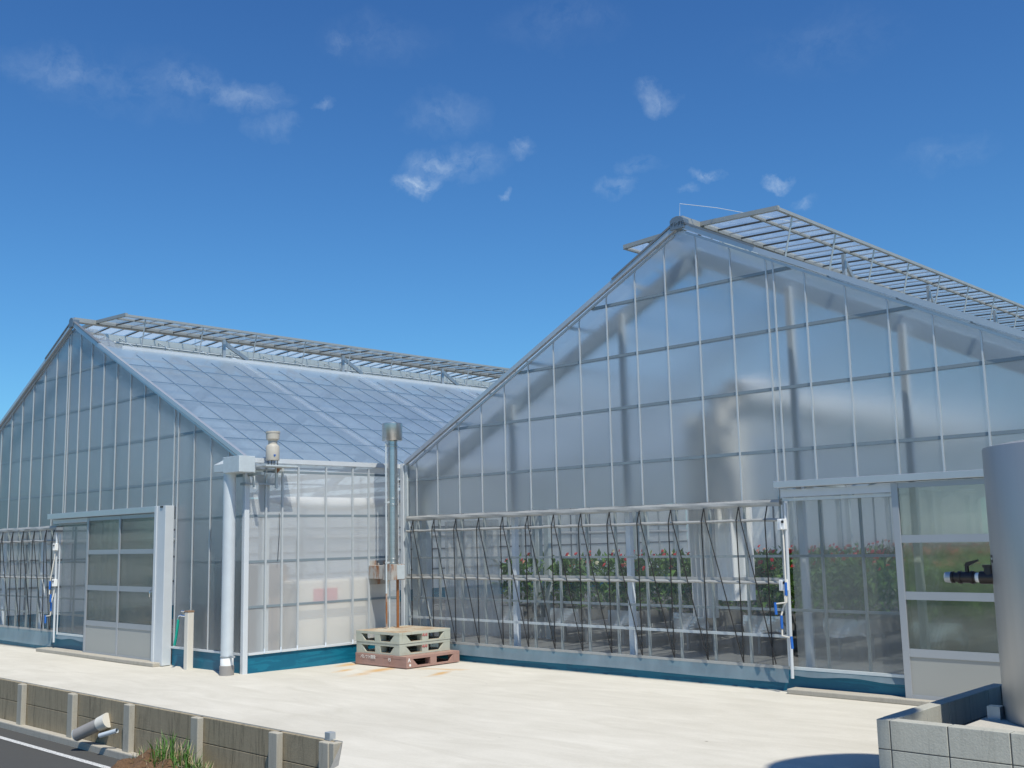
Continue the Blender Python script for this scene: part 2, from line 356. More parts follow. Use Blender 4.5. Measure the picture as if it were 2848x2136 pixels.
def schlick(nt, nrm, f0):
    ge = N(nt, 'ShaderNodeNewGeometry'); d = N(nt, 'ShaderNodeVectorMath', operation='DOT_PRODUCT')
    L(nt, nrm, d.inputs[0]); L(nt, ge.outputs['Incoming'], d.inputs[1])
    c = math_n(nt, 'SUBTRACT', 1.0, math_n(nt, 'ABSOLUTE', d.outputs['Value']), clamp=True)
    return math_n(nt, 'ADD', math_n(nt, 'MULTIPLY', math_n(nt, 'POWER', c, 5.0), 1-f0), f0)
def film(name, w_tr, w_refr, w_tl, w_df, rough=.3, ior=1.12, grough=.14, fior=1.38, tint=(.93,.95,.96), vcol=(.72,.77,.80), tcol=None, b=.05, bscale=2.0, bstretch=(1,1,.35), fres=1.0, dirt=0.0):
    """plastic sheeting: clear part, frosted part (blurs what is behind), milky part and a glossy skin"""
    m, nt, p = new_mat(name); nt.nodes.remove(p); out = nt.nodes['Material Output']
    nz = noise(nt, mapped(nt, bstretch), bscale, 4, .55, .4)
    nrm = bump(nt, nz, b, .08)
    tr = N(nt, 'ShaderNodeBsdfTransparent'); tr.inputs['Color'].default_value = (*tint, 1)
    sh = tr.outputs[0]; tot = w_tr
    if w_refr:
        rf = N(nt, 'ShaderNodeBsdfRefraction'); rf.inputs['Color'].default_value = (*tint, 1); rf.inputs['Roughness'].default_value = rough; rf.inputs['IOR'].default_value = ior
        tot += w_refr; sh = mix_sh(nt, w_refr/tot, sh, rf.outputs[0])
    if w_tl:
        tl = N(nt, 'ShaderNodeBsdfTranslucent'); tl.inputs['Color'].default_value = (*(tcol or vcol), 1); tot += w_tl
        sh = mix_sh(nt, w_tl/tot, sh, tl.outputs[0])
    if w_df:
        df = N(nt, 'ShaderNodeBsdfDiffuse'); df.inputs['Color'].default_value = (*vcol, 1); tot += w_df
        fac = w_df/tot
        if dirt:
            dn = noise(nt, mapped(nt, (1.6,1.6,.5)), 1.6, 6, .65)
            fac = math_n(nt, 'MULTIPLY', ramp(nt, dn, [(.25,(1-dirt,)*3),(.75,(1+dirt,)*3)]), w_df/tot, clamp=True)
        sh = mix_sh(nt, fac, sh, df.outputs[0])
    fac_s = schlick(nt, nrm, ((fior-1)/(fior+1))**2)
    gl = N(nt, 'ShaderNodeBsdfGlossy'); gl.inputs['Roughness'].default_value = grough; gl.inputs['Color'].default_value = (.95,.97,1,1); L(nt, nrm, gl.inputs['Normal'])
    f = math_n(nt, 'MULTIPLY', fac_s, fres, clamp=True)
    L(nt, mix_sh(nt, f, sh, gl.outputs[0]), out.inputs['Surface']); M[name] = m
film('gable_film', .11, .67, .14, .08, rough=.54, ior=1.14, grough=.30, fres=1.25, vcol=(.80,.88,.94), tint=(.97,.98,.98))
film('side_film', .36, .20, .14, .30, rough=.60, ior=1.13, grough=.28, fres=.5, vcol=(.92,.94,.95), tint=(.98,.985,.985))
film('roof_film', .20, 0, .44, .36, grough=.28, vcol=(.40,.55,.66), tcol=(.95,.95,.94), dirt=.2, bstretch=(1,1,1), fres=1.4)
film('roof_film_clear', .70, 0, .24, .06, grough=.2, vcol=(.74,.80,.86), tcol=(.90,.92,.93), dirt=.2, bstretch=(1,1,1), fres=.8)
film('lap_film', .84, 0, .06, .10, grough=.3, vcol=(.80,.86,.92), b=.01, fres=.4)
film('clear_film', .88, 0, .035, .085, grough=.10, b=.04, bscale=3.0, bstretch=(1.6,1.6,.3), vcol=(.70,.72,.72), dirt=.6, fres=.28)
film('flap_film', .50, 0, .12, .38, grough=.25, b=.05, bscale=3, vcol=(.42,.50,.54), dirt=.3, fres=.6)
film('vent_glass', .74, 0, .16, .10, grough=.08, b=.02, vcol=(.80,.86,.90))
film('panel_film', .62, .22, .06, .10, rough=.25, ior=1.1, grough=.14, vcol=(.62,.66,.66), fres=.5)
film('back_film', .10, 0, .42, .48, grough=.4, fres=.3, vcol=(.86,.86,.84), dirt=.2)
film('white_cloth', .04, 0, .40, .56, grough=.5, fres=.2, vcol=(.90,.89,.87))
film('thin_cloth', .45, 0, .25, .30, grough=.4, fres=.3, vcol=(.78,.77,.74))
def poly_pane():
    m, nt, p = new_mat('poly_pane'); nt.nodes.remove(p); out = nt.nodes['Material Output']
    w = N(nt, 'ShaderNodeTexWave', wave_type='BANDS', bands_direction='X'); w.inputs['Scale'].default_value = 26; w.inputs['Distortion'].default_value = .4; w.inputs['Detail'].default_value = 1
    L(nt, pos(nt), w.inputs['Vector']); nrm = bump(nt, w.outputs['Fac'], .35, .02)
    rf = N(nt, 'ShaderNodeBsdfRefraction'); rf.inputs['Roughness'].default_value = .16; rf.inputs['IOR'].default_value = 1.25; rf.inputs['Color'].default_value = (.92,.96,.90,1); L(nt, nrm, rf.inputs['Normal'])
    tr = N(nt, 'ShaderNodeBsdfTransparent'); tr.inputs['Color'].default_value = (.93,.97,.92,1)
    df = N(nt, 'ShaderNodeBsdfDiffuse'); df.inputs['Color'].default_value = (.55,.60,.55,1)
    gl = N(nt, 'ShaderNodeBsdfGlossy'); gl.inputs['Roughness'].default_value = .12; L(nt, nrm, gl.inputs['Normal'])
    fs = schlick(nt, nrm, .03)
    s = mix_sh(nt, .62, tr.outputs[0], rf.outputs[0]); s = mix_sh(nt, .10, s, df.outputs[0]); s = mix_sh(nt, math_n(nt, 'MULTIPLY', fs, .5), s, gl.outputs[0])
    L(nt, s, out.inputs['Surface']); M['poly_pane'] = m
poly_pane()
def pallet_mat(name, a, b, top):
    m, nt, p = new_mat(name); P = pos(nt)
    sep = N(nt, 'ShaderNodeSeparateXYZ'); L(nt, P, sep.inputs[0])
    c = mixc(nt, noise(nt, P, 7, 6, .65), a, b)
    s = ramp(nt, noise(nt, mapped(nt, (7,7,.5)), 1.3, 5, .6), [(.60,(0,0,0)),(.72,(1,1,1))])
    c = mixc(nt, math_n(nt, 'MULTIPLY', s, .55), c, (.33,.17,.05))
    ge = N(nt, 'ShaderNodeNewGeometry'); sn = N(nt, 'ShaderNodeSeparateXYZ'); L(nt, ge.outputs['Normal'], sn.inputs[0])
    up = ramp(nt, sn.outputs['Z'], [(.6,(0,0,0)),(.9,(1,1,1))])
    rt = mixc(nt, ramp(nt, noise(nt, P, 3.2, 7, .72), [(.36,(0,0,0)),(.62,(1,1,1))]), (.36,.20,.085), (.50,.45,.35))
    c = mixc(nt, math_n(nt, 'MULTIPLY', up, top), c, rt)
    L(nt, c, p.inputs['Base Color']); p.inputs['Roughness'].default_value = .6; M[name] = m
pallet_mat('pallet_green', (.36,.38,.31), (.54,.56,.48), .9); pallet_mat('pallet_pink', (.30,.17,.135), (.42,.26,.22), .15)

# ================================================================== SETTING
g = MB(); g.poly([(-400,-400,-.62),(400,-400,-.62),(400,400,-.62),(-400,400,-.62)])
tag(g.build('ground', M['field_soil']), kind='structure')
# apron slab with its driveway; the left part ends on the retaining wall
def apron_z(x, y): return 0.012*math.sin(x*.9+.4*y)*math.sin(y*1.1+.3*x)*max(0, min(1, (9.2-y)/1.5))*max(0, min(1, (y-5.5)/.8)) if y < 9.2 else 0
ap = MB()
ap.grid(lambda u, v: (-40+u*51, 5.5+v*5.0, apron_z(-40+u*51, 5.5+v*5.0)), 170, 24)
ap.poly([(-40,10.5,0),(11,10.5,0),(11,44,0),(-40,44,0)])
ap.poly([(-3.6,-12,0),(11,-12,0),(11,5.5,0),(-7.24,5.5,0),(-6.5,4.9,0),(-4.9,2.4,0)])
ap.poly([(-40,5.5,-.6),(-7.24,5.5,-.6),(-7.24,5.5,0),(-40,5.5,0)])

tag(ap.build('apron', M['apron_concrete'], smooth=True), kind='structure')
rp = MB()
_e = [(-7.235,5.49,0),(-6.5,4.9,0),(-4.9,2.4,0),(-3.6,-12,0)]; _f = [(-7.235,5.40,-.6),(-7.20,4.6,-.6),(-5.9,1.9,-.6),(-4.6,-12,-.6)]
_g = [(-7.235,5.47,-.22),(-6.60,4.86,-.10),(-5.1,2.3,-.06),(-3.8,-12,-.06)]
for _i in range(3):
    rp.add([_e[_i],_e[_i+1],_g[_i+1],_g[_i]], [(0,1,2,3)]); rp.add([_g[_i],_g[_i+1],_f[_i+1],_f[_i]], [(0,1,2,3)])
tag(rp.build('driveway_edge', M['kerb_concrete']), kind='structure')
rd = MB(); rd.poly([(-60,-6,-.552),(-4.0,-6,-.552),(-7.0,5.44,-.552),(-60,5.44,-.552)])
tag(rd.build('road', M['asphalt']), kind='structure')
ln = MB(); ln.poly([(-60,5.055,-.548),(-7.9,5.055,-.548),(-7.9,5.125,-.548),(-60,5.125,-.548)])
tag(ln.build('road_line', M['road_paint']), kind='structure')
fl = MB(); fl.poly([(-22.0,7.56,.004),(-11.9,7.56,.004),(-11.9,31.9,.004),(-22.0,31.9,.004)]); fl.poly([(-11.9,10.12,.004),(-2.0,10.12,.004),(-2.0,31.9,.004),(-11.9,31.9,.004)])
tag(fl.build('greenhouse_floor', M['mat_dark']), kind='structure')

# ================================================================== GREENHOUSES
def house(P):
    Y0, Y1, XL, XA, XR, za, ze = P['Y0'], P['Y1'], P['XL'], P['XA'], P['XR'], P['za'], 2.68
    h = thing('greenhouse', (XA, Y0, 0), P['label'], 'greenhouse', None)
    sl = (za-ze)/(XA-XL)
    zr = lambda x: za-sl*abs(x-XA)
    PZ = P['purlins']; zh = PZ[4]          # header level of the lower openings
    # ---- end wall film
    for pl in P['film_polys']:
        pts = [(x, Y0, (zr(x)-.02 if z is None else z)) for x, z in pl]
        part('gable_film', MB().prism(pts, (0, .003, 0)), M['gable_film'], h)
    # ---- upright glazing channels
    for x, z0 in P['mullions']:
        zt = zr(x)-.10
        if zt-z0 < .1: continue
        m = MB(); m.box(x-.008, Y0-.015, z0, x+.008, Y0-.002, zt)
        m.beam((x, Y0-.009, zt), (x+(.012 if x < XA else -.012), Y0-.006, zt+.05), .015, .012, (0,1,0))
        part('mullion', m, M['chan'], h)
    for x, z0, z1 in P['low_mullions']:
        part('mullion', MB().box(x-.011, Y0+.004, z0, x+.011, Y0+.034, z1), M['mullion_grey'], h)
    # ---- purlins behind the film
    for z in PZ[:4]:
        xa, xb = XA-(za-z)/sl+.1, XA+(za-z)/sl-.1
        part('purlin', MB().box(xa, Y0-.0015, z-.017, xb, Y0+.04, z+.017), M['purlin_grey'], h)
    for x0, x1, z in P['low_purlins']:
        part('purlin', MB().box(x0, Y0+.036, z-.013, x1, Y0+.07, z+.013), M['mullion_grey'], h)
    # ---- gable posts and rafter frames
    for x in P['posts']:
        part('gable_post', MB().box(x-.032, Y0+.17, 0, x+.032, Y0+.235, zr(x)-.28), M['post_grey'], h)
    y = Y0+.30; k = 0
    while y < Y1:
        f = MB(); d = .13
        for sgn in (-1, 1):
            xe = XL if sgn < 0 else XR
            f.beam((XA, y, za-.30), (xe, y, ze-.26), .09, .18)
        f.box(XA-.05, y-.04, za-.52, XA+.05, y+.04, za-.2)
        part('rafter_frame', f, M['frame_blue'], h)
        for xe in (XL+.06, XR-.06):
            if P['skip_post'](xe, y): continue
            part('column', MB().box(xe-.05, y-.05, 0, xe+.05, y+.05, ze-.2), M['galv_pale'], h)
        part('tie_beam', MB().beam((XL+.06, y, ze-.02), (XR-.06, y, ze-.02), .05, .09), M['steel_paint'], h) if k > 0 else None
        y += 2.6; k += 1
    # ---- roof sheets, purlins and glazing lines
    RP = (1.77, 2.48, 3.17, 3.83, 4.50)
    for sgn, nm in ((-1, XL), (1, XR)):
        X = lambda d: XA+sgn*d
        span = abs(nm-XA)
        def strip(d0, d1, ya, yb): 
            return MB().poly([(X(d0), ya, zr(X(d0))), (X(d0), yb, zr(X(d0))), (X(d1), yb, zr(X(d1))), (X(d1), ya, zr(X(d1)))])
        part('roof_film', strip(.95, span, Y0-.03, Y1), M[P['roof']], h)
        part('roof_film', strip(.06, .95, Y0-.03, Y0+.34), M['vent_glass'], h)
        for d in RP:
            part('roof_purlin', MB().beam((X(d), Y0+.02, zr(X(d))-.012), (X(d), Y1, zr(X(d))-.004), .024, .036), M['roof_line'], h)
        part('opening_rail', MB().beam((X(.95), Y0+.34, zr(X(.95))+.01), (X(.95), Y1, zr(X(.95))+.01), .05, .05), M['white_alu'], h)
        bars = MB(); y = Y0+.44
        while y < Y1:
            bars.beam((X(1.25), y, zr(X(1.25))+.006), (X(span-.03), y, zr(X(span-.03))+.006), .014, .010); y += .44
        for k in range(0, 9):  # pale strips added for the light bands where rafters touch the film
            yy = Y0+2.5+2.6*k
            if yy < Y1-.3: part('film_lap', MB().poly([(X(.97), yy-.07, zr(X(.97))+.0035), (X(.97), yy+.07, zr(X(.97))+.0035), (X(span-.02), yy+.07, zr(X(span-.02))+.0035), (X(span-.02), yy-.07, zr(X(span-.02))+.0035)]), M['lap_film'], h)
        part('glazing_bars', bars, M['roof_line'], h)
        # rake trim along the gable edge
        r = MB()
        r.beam((X(.02), Y0-.035, za+.012), (nm, Y0-.035, ze+.012), .05, .055)
        r.beam((X(.08), Y0-.012, za-.075), (nm-sgn*.1, Y0-.012, ze-.02), .018, .026)
        part('rake_trim', r, M['alu'], h)
        part('vent_seal', MB().beam((X(.06), Y0-.045, za+.045), (X(.98), Y0-.045, zr(X(.98))+.052), .05, .022), M['alu_dark'], h)
        # ---- ridge vent, raised
        yv = Y0+.36
        vo = MB().poly([(X(.04), yv, za+.10), (X(1.07), yv, za+.045), (X(1.07), Y1, za+.045), (X(.04), Y1, za+.10)])
        v = part('roof_vent', vo, M['vent_glass'], h)
        zo = za+.045
        part('vent_rail', MB().beam((X(1.07), yv-.03, zo), (X(1.07), Y1, zo), .038, .036), M['vent_rail'], v)
        part('vent_rail', MB().beam((X(.72), yv, zo+.012), (X(.72), Y1, zo+.012), .032, .032), M['vent_rail'], v)
        part('vent_rail', MB().beam((X(.06), yv, za+.09), (X(.06), Y1, za+.09), .05, .06), M['vent_rail'], v)
        part('end_bar', MB().beam((X(.04), yv-.02, za+.10), (X(1.08), yv-.02, zo+.012), .045, .05), M['vent_rail'], v)
        y = yv+.30; i = 0
        while y < Y1:
            part('vent_bar', MB().beam((X(.06), y, za+.085), (X(1.06), y, zo-.005), .014, .020), M['bar_dark'], v)
            if i % 2 == 0:
                part('vent_strut', MB().tube([(X(1.05), y+.02, zo-.02), (X(.93), y+.02, zr(X(.93))+.02)], .011, 6), M['alu'], v)
            if y+.26 < Y1: part('vent_bar', MB().beam((X(.06), y+.26, za+.088), (X(1.06), y+.26, zo), .010, .014), M['galv'], v)
            y += .517; i += 1
        # ridge frame uprights and rack shafts seen in the opening
        y = Y0+.36+.25
        while y < Y1:
            part('opening_bar', MB().beam((X(.30), y, zr(X(.3))-.03), (X(.95), y, zr(X(.95))-.0), .014, .018), M['galv_pale'], h); y += .69
        y = P['brk0']
        while y < Y1:
            b = MB(); b.box(min(X(.88), X(.92)), y-.025, zr(X(.9))-.06, max(X(.88), X(.92)), y+.025, za-.10)
            b.prism([(X(.90), y+.03, za-.12), (X(.90), y+.03, za-.20), (X(.80), y+.55, zr(X(.8))-.03), (X(.80), y+.55, zr(X(.8))+.04)], (sgn*-.03, 0, 0))
            part('vent_bracket', b, M['galv'], h); y += 2.54
        part('rack_shaft', MB().tube([(X(.62), yv, zr(X(.62))-.02), (X(.62), Y1, zr(X(.62))-.02)], .018, 6), M['galv_pale'], h)
        part('ridge_plate', MB().beam((X(.30), yv, zr(X(.3))-.04), (X(.30), Y1, zr(X(.3))-.04), .02, .10), M['galv_pale'], h)
    part('ridge_cap', MB().beam((XA, Y0-.04, za+.09), (XA, Y1, za+.09), .12, .07), M['vent_rail'], h)
    # ---- far end wall and outer side wall
    e = MB().poly([(XL, Y1, .3), (XR, Y1, .3), (XR, Y1, ze), (XA, Y1, za), (XL, Y1, ze)])
    part('end_film', e, M['white_cloth'], h)
    part('end_frame', (lambda m: [m.box(XL+k*.88-.025, Y1-.06, .3, XL+k*.88+.025, Y1-.02, ze) for k in range(1, 11)] and m)(MB()), M['alu_dark'], h)
    XS, ys = (XL, Y0+.05) if XL < -20 else (XR, Y0+.05)
    part('outer_side_film', MB().box(XS-.002, ys, .30, XS+.002, Y1-.02, ze-.03), M['back_film'], h)
    part('outer_side_board', MB().box(XS-.012, ys, 0, XS+.012, Y1-.02, .30), M['teal_board'], h)
    sx = .03 if XL < -20 else -.03
    y = ys+.45
    k = 0
    while y < Y1-.3:
        part('side_stud', MB().box(XS+min(sx, sx*2), y-(.03 if k % 3 == 0 else .012), .3, XS+max(sx, sx*2), y+(.03 if k % 3 == 0 else .012), ze-.1), M['alu_dark' if k % 3 else 'steel_paint'], h)
        y += .93; k += 1
    for z in (.82, 1.36, 1.95):
        part('side_rail', MB().box(XS+min(sx*.2, sx), ys, z-.02, XS+max(sx*.2, sx), Y1-.05, z+.02), M['alu_dark'], h)
    part('side_roll', MB().tube([(XS+sx*1.2, ys+.2, 1.72), (XS+sx*1.2, Y1-.1, 1.72)], .05, 8), M['white_cloth'], h)
    part('base_board', MB().box(XL, Y1+.01, 0, XR, Y1+.04, .3), M['teal_board'], h)
    return h, zr

# ---------------- left greenhouse
lm = [(-21.55,1.96),(-21.11,1.96),(-20.67,1.96),(-20.23,1.96),(-19.787,1.96),(-19.345,1.96),(-18.905,1.96),(-18.465,1.96),(-18.02,1.96),(-17.57,1.96),(-17.137,2.14),(-17.065,2.14),
      (-16.69,2.14),(-16.275,2.14),(-15.845,2.14),(-15.40,2.14),(-14.955,2.14),(-14.515,2.14),(-14.082,2.14),(-13.629,2.14),(-13.515,.25),(-13.09,.25),(-12.65,.25),(-12.215,.25)]
PL = dict(roof='roof_film', Y0=7.45, Y1=32.0, XL=-22.1, XA=-16.95, XR=-11.8, za=5.19,
    label='left greenhouse with a two-column sliding door and corner downpipe, its side wall facing the pallets',
    purlins=[4.41,3.775,3.12,2.467,1.95,1.376,.81,.247],
    film_polys=[[(-22.1,1.96),(-13.56,1.96),(-13.56,.25),(-11.81,.25),(-11.81,None),(-16.95,None),(-22.1,None)]],
    mullions=lm, low_mullions=[(x,.25,1.94) for x in (-21.55,-21.11,-20.67,-20.23,-19.787,-19.345,-18.905,-18.465,-18.02,-17.57)]+[(-16.687,.25,1.93),(-16.258,.25,1.93)],
    low_purlins=[(-22.0,-16.03,1.95),(-22.0,-16.03,1.376),(-22.0,-16.03,.81),(-22.0,-16.03,.56),(-13.55,-11.83,1.95),(-13.55,-11.83,1.376),(-13.55,-11.83,.81)],
    posts=(-19.9,-18.3,-15.75,-13.42), brk0=9.65, skip_post=lambda x, y: x > -12 and y < 10.0 and y > 7.9)
HL, zrl = house(PL)
# ---------------- right greenhouse
rm = [(-11.45+.4397*k, 1.945) for k in range(14)]+[(-5.648,2.12)]+[(x,2.12) for x in (-5.29,-4.852,-4.422,-3.99,-3.555,-3.12,-2.68,-2.24)]
PR = dict(roof='roof_film_clear', Y0=10.0, Y1=32.0, XL=-11.66, XA=-6.81, XR=-1.96, za=5.10,
    label='right greenhouse with lettered ridge cap and a wide black-roped roll-up curtain before red flowers',
    purlins=[4.37,3.73,3.10,2.445,1.935,1.353,.806,.235],
    film_polys=[[(-11.66,1.945),(-5.66,1.945),(-5.66,2.09),(-1.97,2.09),(-1.97,None),(-6.81,None),(-11.66,None)]],
    mullions=rm, low_mullions=[(-11.45+.4397*k,.235,1.92) for k in range(14)]+[(-5.295,.25,1.93),(-4.862,.25,1.93)],
    low_purlins=[(-11.6,-4.47,1.353),(-11.6,-4.47,.806),(-5.6,-4.47,1.93)],
    posts=(-9.75,-7.87,-5.60,-4.39,-3.0), brk0=12.2, skip_post=lambda x, y: x < -11 and y < 10.2)
HR, zrr = house(PR)

# ---------------- shared detail builders
def roll_curtain(h, Y0, x0, x1, z_top, z_r1, z_r2, z_sill, z_flap, ropes, mull_step):
    """front sheet in three rolls: sagging film, rolled tubes, clip rails and the apron flap"""
    rn = random.Random(int(abs(x0)*10))
    def wav(u, v, amp): return amp*(math.sin(u*37+v*5)+.6*math.sin(u*83+1.3*v*9)+.4*math.sin(u*150))
    for za_, zb_ in ((z_top, z_r1), (z_r1, z_r2), (z_r2, z_sill)):
        c = part('curtain_film', MB().grid(lambda u, v: (x0+(x1-x0)*u, Y0-.045-.018*math.sin(math.pi*v)+wav(u, v, .0012), za_+(zb_-za_)*v), 90, 6), M['clear_film'], h, smooth=True)
    for z in (z_r1, z_r2):
        n = 60
        pts = [(x0+(x1-x0)*i/n, Y0-.065+rn.uniform(-.002,.002), z+rn.uniform(-.004,.004)) for i in range(n+1)]
        part('curtain_roller', MB().tube(pts, [.014+rn.uniform(0,.004) for _ in pts], 8), M['rail_grey'], h, smooth=True)
    r = MB(); r.box(x0, Y0-.055, z_top-.012, x1, Y0-.024, z_top+.014)
    r.grid(lambda u, v: (x0+(x1-x0)*u, Y0-.06-.012*math.sin(v*math.pi)+wav(u, v, .003), z_top+.012-.07*v+wav(u+.3, v, .003)), 120, 3)
    part('curtain_rail', r, M['rail_grey'], h)
    part('curtain_rail', MB().box(x0, Y0-.05, z_r2+.018, x1, Y0-.03, z_r2+.05), M['rail_grey'], h)
    part('clip_rail', MB().box(x0, Y0-.052, z_sill-.014, x1, Y0-.024, z_sill+.014), M['rail_grey'], h)
    part('flap', MB().grid(lambda u, v: (x0+(x1-x0)*u, Y0-.055-.03*v+wav(u, v, .0015*v), z_sill-.015+(z_flap-z_sill+.015)*v+.004*v*math.sin(u*13)), 90, 5), M['flap_film'], h, smooth=True)
    for xa, xb in ropes:
        t = MB(); y = Y0-.095
        t.tube([(xa, Y0-.075, z_top-.05), (xa-.022, y, z_r1+.01), (xa-.024, y, z_r1-.03), (xa-.026, Y0-.085, z_r2), (xa-.034, Y0-.07, z_sill+.02)], .0068, 5)
        if xb is not None: t.tube([(xa+.004, Y0-.075, z_top-.05), (xa+.03, y, z_r1+.01), (xb-.038, Y0-.072, z_sill+.03)], .0062, 5)
        part('rope', t, M['black_cord'], h)
def cranks(h, Y0, x, z1, z2, left=False):
    """crank post with two gear boxes, drive rods and blue handled cranks"""
    s = -1 if left else 1
    part('crank_post', MB().tube([(x+.0*s, Y0-.09, z1+.22), (x-.03*s, Y0-.09, .14)], .017, 8).tube([(x-.055*s, Y0-.06, z1+.2), (x-.07*s, Y0-.06, .26)], .011, 8), M['white_alu'], h, smooth=True)
    for z, zb, xg, xo in ((z1, z2+.03, x-.03*s, .03*s), (z2, z2-.30, x-.05*s, -.02*s)):
        gb = MB(); gb.box(xg-.04, Y0-.15, z-.055, xg+.04, Y0-.09, z+.055); gb.box(xg-.012, Y0-.16, z-.05, xg+.01, Y0-.149, z+.05)
        g_ = part('gear_box', gb, M['white_plastic'], h, bevel=.004)
        part('bore', MB().lathe((xg+.024, Y0-.152, z+.025), [(.014,0),(.014,-.01),(.001,-.01)], 12, (0,1,0)), M['gasket'], g_)
        rod = MB().tube([(xg, Y0-.12, z-.055), (xg+.01, Y0-.13, z-.16), (xg+xo, Y0-.17, zb)], .009, 8)
        rod.tube([(xg+xo, Y0-.17, zb-.14), (xg+xo, Y0-.175, zb-.20)], .009, 8)
        arm = 0.115*(1 if not left else -1)*(-1 if z == z1 else 1)
        rod.tube([(xg+xo, Y0-.175, zb-.20), (xg+xo+arm, Y0-.20, zb-.215)], .008, 8)
        c = part('crank', rod, M['cream_paint'], h, smooth=True)
        part('grip', MB().tube([(xg+xo, Y0-.17, zb), (xg+xo, Y0-.172, zb-.13)], .014, 10), M['blue_grip'], c, smooth=True)
        part('grip', MB().tube([(xg+xo+arm, Y0-.20, zb-.20), (xg+xo+arm+.008, Y0-.205, zb-.32)], .014, 10), M['blue_grip'], c, smooth=True)
rx = [-11.45+.4397*k-.012 for k in range(13)]
roll_curtain(HR, 10.0, -11.62, -5.70, 1.925, 1.728, 1.085, .235, .09, [(a, b) for a, b in zip(rx, rx[1:]+[-5.80])]+[(-5.84, None)], .44)
lx = [-21.55,-21.11,-20.67,-20.23,-19.787,-19.345,-18.905,-18.465,-18.02,-17.57]
roll_curtain(HL, 7.45, -22.0, -17.22, 1.945, 1.72, 1.13, .30, .07, [(a-.01, b-.01) for a, b in zip(lx, lx[1:])]+[(-17.57, -17.3),(-17.27, None)], .44)
part('rail_low', MB().box(-11.6, 9.965, .53, -5.7, 9.985, .56), M['steel_paint'], HR)
cranks(HR, 10.0, -5.62, 1.68, 1.065); cranks(HL, 7.45, -17.13, 1.62, 1.06, True)

# fixed side panels beside the doors, skirts, corner posts
def skirt(h, x0, x1, y, z1): part('skirt_board', MB().box(x0, y-.004, 0, x1, y+.02, z1), M['teal_board'], h)
part('panel_film', MB().box(-5.62, 9.990, .25, -4.47, 9.993, 1.93), M['panel_film'], HR)
part('panel_film', MB().box(-17.10, 7.440, .29, -16.03, 7.443, 1.94), M['panel_film'], HL)
for h, x0, x1, y, z in ((HR,-5.66,-4.46,10.0,.235),(HL,-17.12,-16.02,7.45,.27)):
    part('clip_rail', MB().box(x0, y-.05, z-.014, x1, y-.014, z+.014), M['galv_pale'], h)
    part('flap', MB().grid(lambda u, v: (x0+(x1-x0)*u, y-.045-.02*v, z-.015-.05*v-.012*v*math.sin(u*9)), 30, 3), M['flap_film'], h, smooth=True)
skirt(HR, -11.64, -4.46, 10.0, .24); skirt(HL, -22.1, -16.02, 7.45, .29); skirt(HL, -13.56, -11.84, 7.45, .236)
part('sill_rail', MB().box(-13.56, 7.425, .232, -11.84, 7.47, .258), M['white_alu'], HL)
part('corner_post', MB().box(-11.84, 7.415, 0, -11.775, 7.485, 2.68), M['white_alu'], HL, bevel=.006)
part('corner_post', MB().box(-11.77, 9.955, 0, -11.70, 10.04, 2.69), M['white_alu'], HR, bevel=.006)
part('corner_post', MB().box(-11.69, 9.97, 0, -11.64, 10.03, 2.69), M['galv_pale'], HR)
# side wall of the left house (faces the yard)
part('side_film', MB().grid(lambda u, v: (-11.80+.012*math.sin(v*math.pi*4)**2*math.sin(u*math.pi), 7.47+u*2.49, .245+v*2.415), 40, 40), M['side_film'], HL, smooth=True)
for y in (7.729,7.974,8.223,8.668,9.114,9.393):
    m = MB(); m.box(-11.792, y-.012, .29, -11.77, y+.012, 2.60); m.beam((-11.78, y, .295), (-11.765, y-.012, .235), .02, .022)
    part('mullion', m, M['chan'], HL)
for z in (2.52,1.952,1.378,.815):
    part('purlin', MB().box(-11.84, 7.49, z-.015, -11.793, 9.955, z+.015), M['purlin_grey'], HL)
part('eave_rail', MB().box(-11.815, 7.49, 2.625, -11.755, 9.95, 2.685), M['white_alu'], HL)
part('sill_rail', MB().box(-11.825, 7.49, .232, -11.765, 9.95, .258), M['white_alu'], HL)
part('skirt_board', MB().box(-11.805, 7.49, 0, -11.785, 9.95, .236), M['teal_board'], HL)
part('valley_gutter', MB().box(-11.83, 10.04, 2.60, -11.62, 32, 2.66), M['galv_pale'], HL)
part('eave_gutter', MB().box(-22.3, 7.45, 2.56, -22.11, 32, 2.66), M['galv_pale'], HL)
part('eave_gutter', MB().box(-1.95, 10.0, 2.56, -1.78, 32, 2.66), M['galv_pale'], HR)
# gutter outlet box and downpipe
gb = MB(); gb.box(-11.90, 7.17, 2.485, -11.53, 7.40, 2.685)
gb.prism([(-12.20,7.22,2.515),(-11.90,7.22,2.505),(-11.90,7.22,2.61),(-12.20,7.22,2.605)], (0,.2,0))
gb.add([(-12.21,7.22,2.605),(-11.90,7.22,2.61),(-11.90,7.42,2.72),(-12.17,7.42,2.715)], [(0,1,2,3)])
go = part('gutter_box', gb, M['galv_pale'], HL, bevel=.004)
dp = part('downpipe', MB().lathe((-11.90,7.27,.0), [(.078,.24),(.078,2.49)], 32), M['pipe_white'], HL, smooth=True)
part('coupling', MB().lathe((-11.90,7.27,0), [(.088,0),(.088,.125),(.080,.13)], 32), M['pvc_grey'], dp, smooth=True)
part('sleeve', MB().lathe((-11.90,7.27,0), [(.080,.13),(.080,.215),(.078,.22)], 32), M['white_plastic'], dp, smooth=True)
part('pipe_band', MB().lathe((-11.90,7.27,0), [(.079,.225),(.084,.228),(.084,.242),(.079,.245)], 32).box(-11.83,7.255,.225,-11.74,7.285,.25), M['galv'], dp)
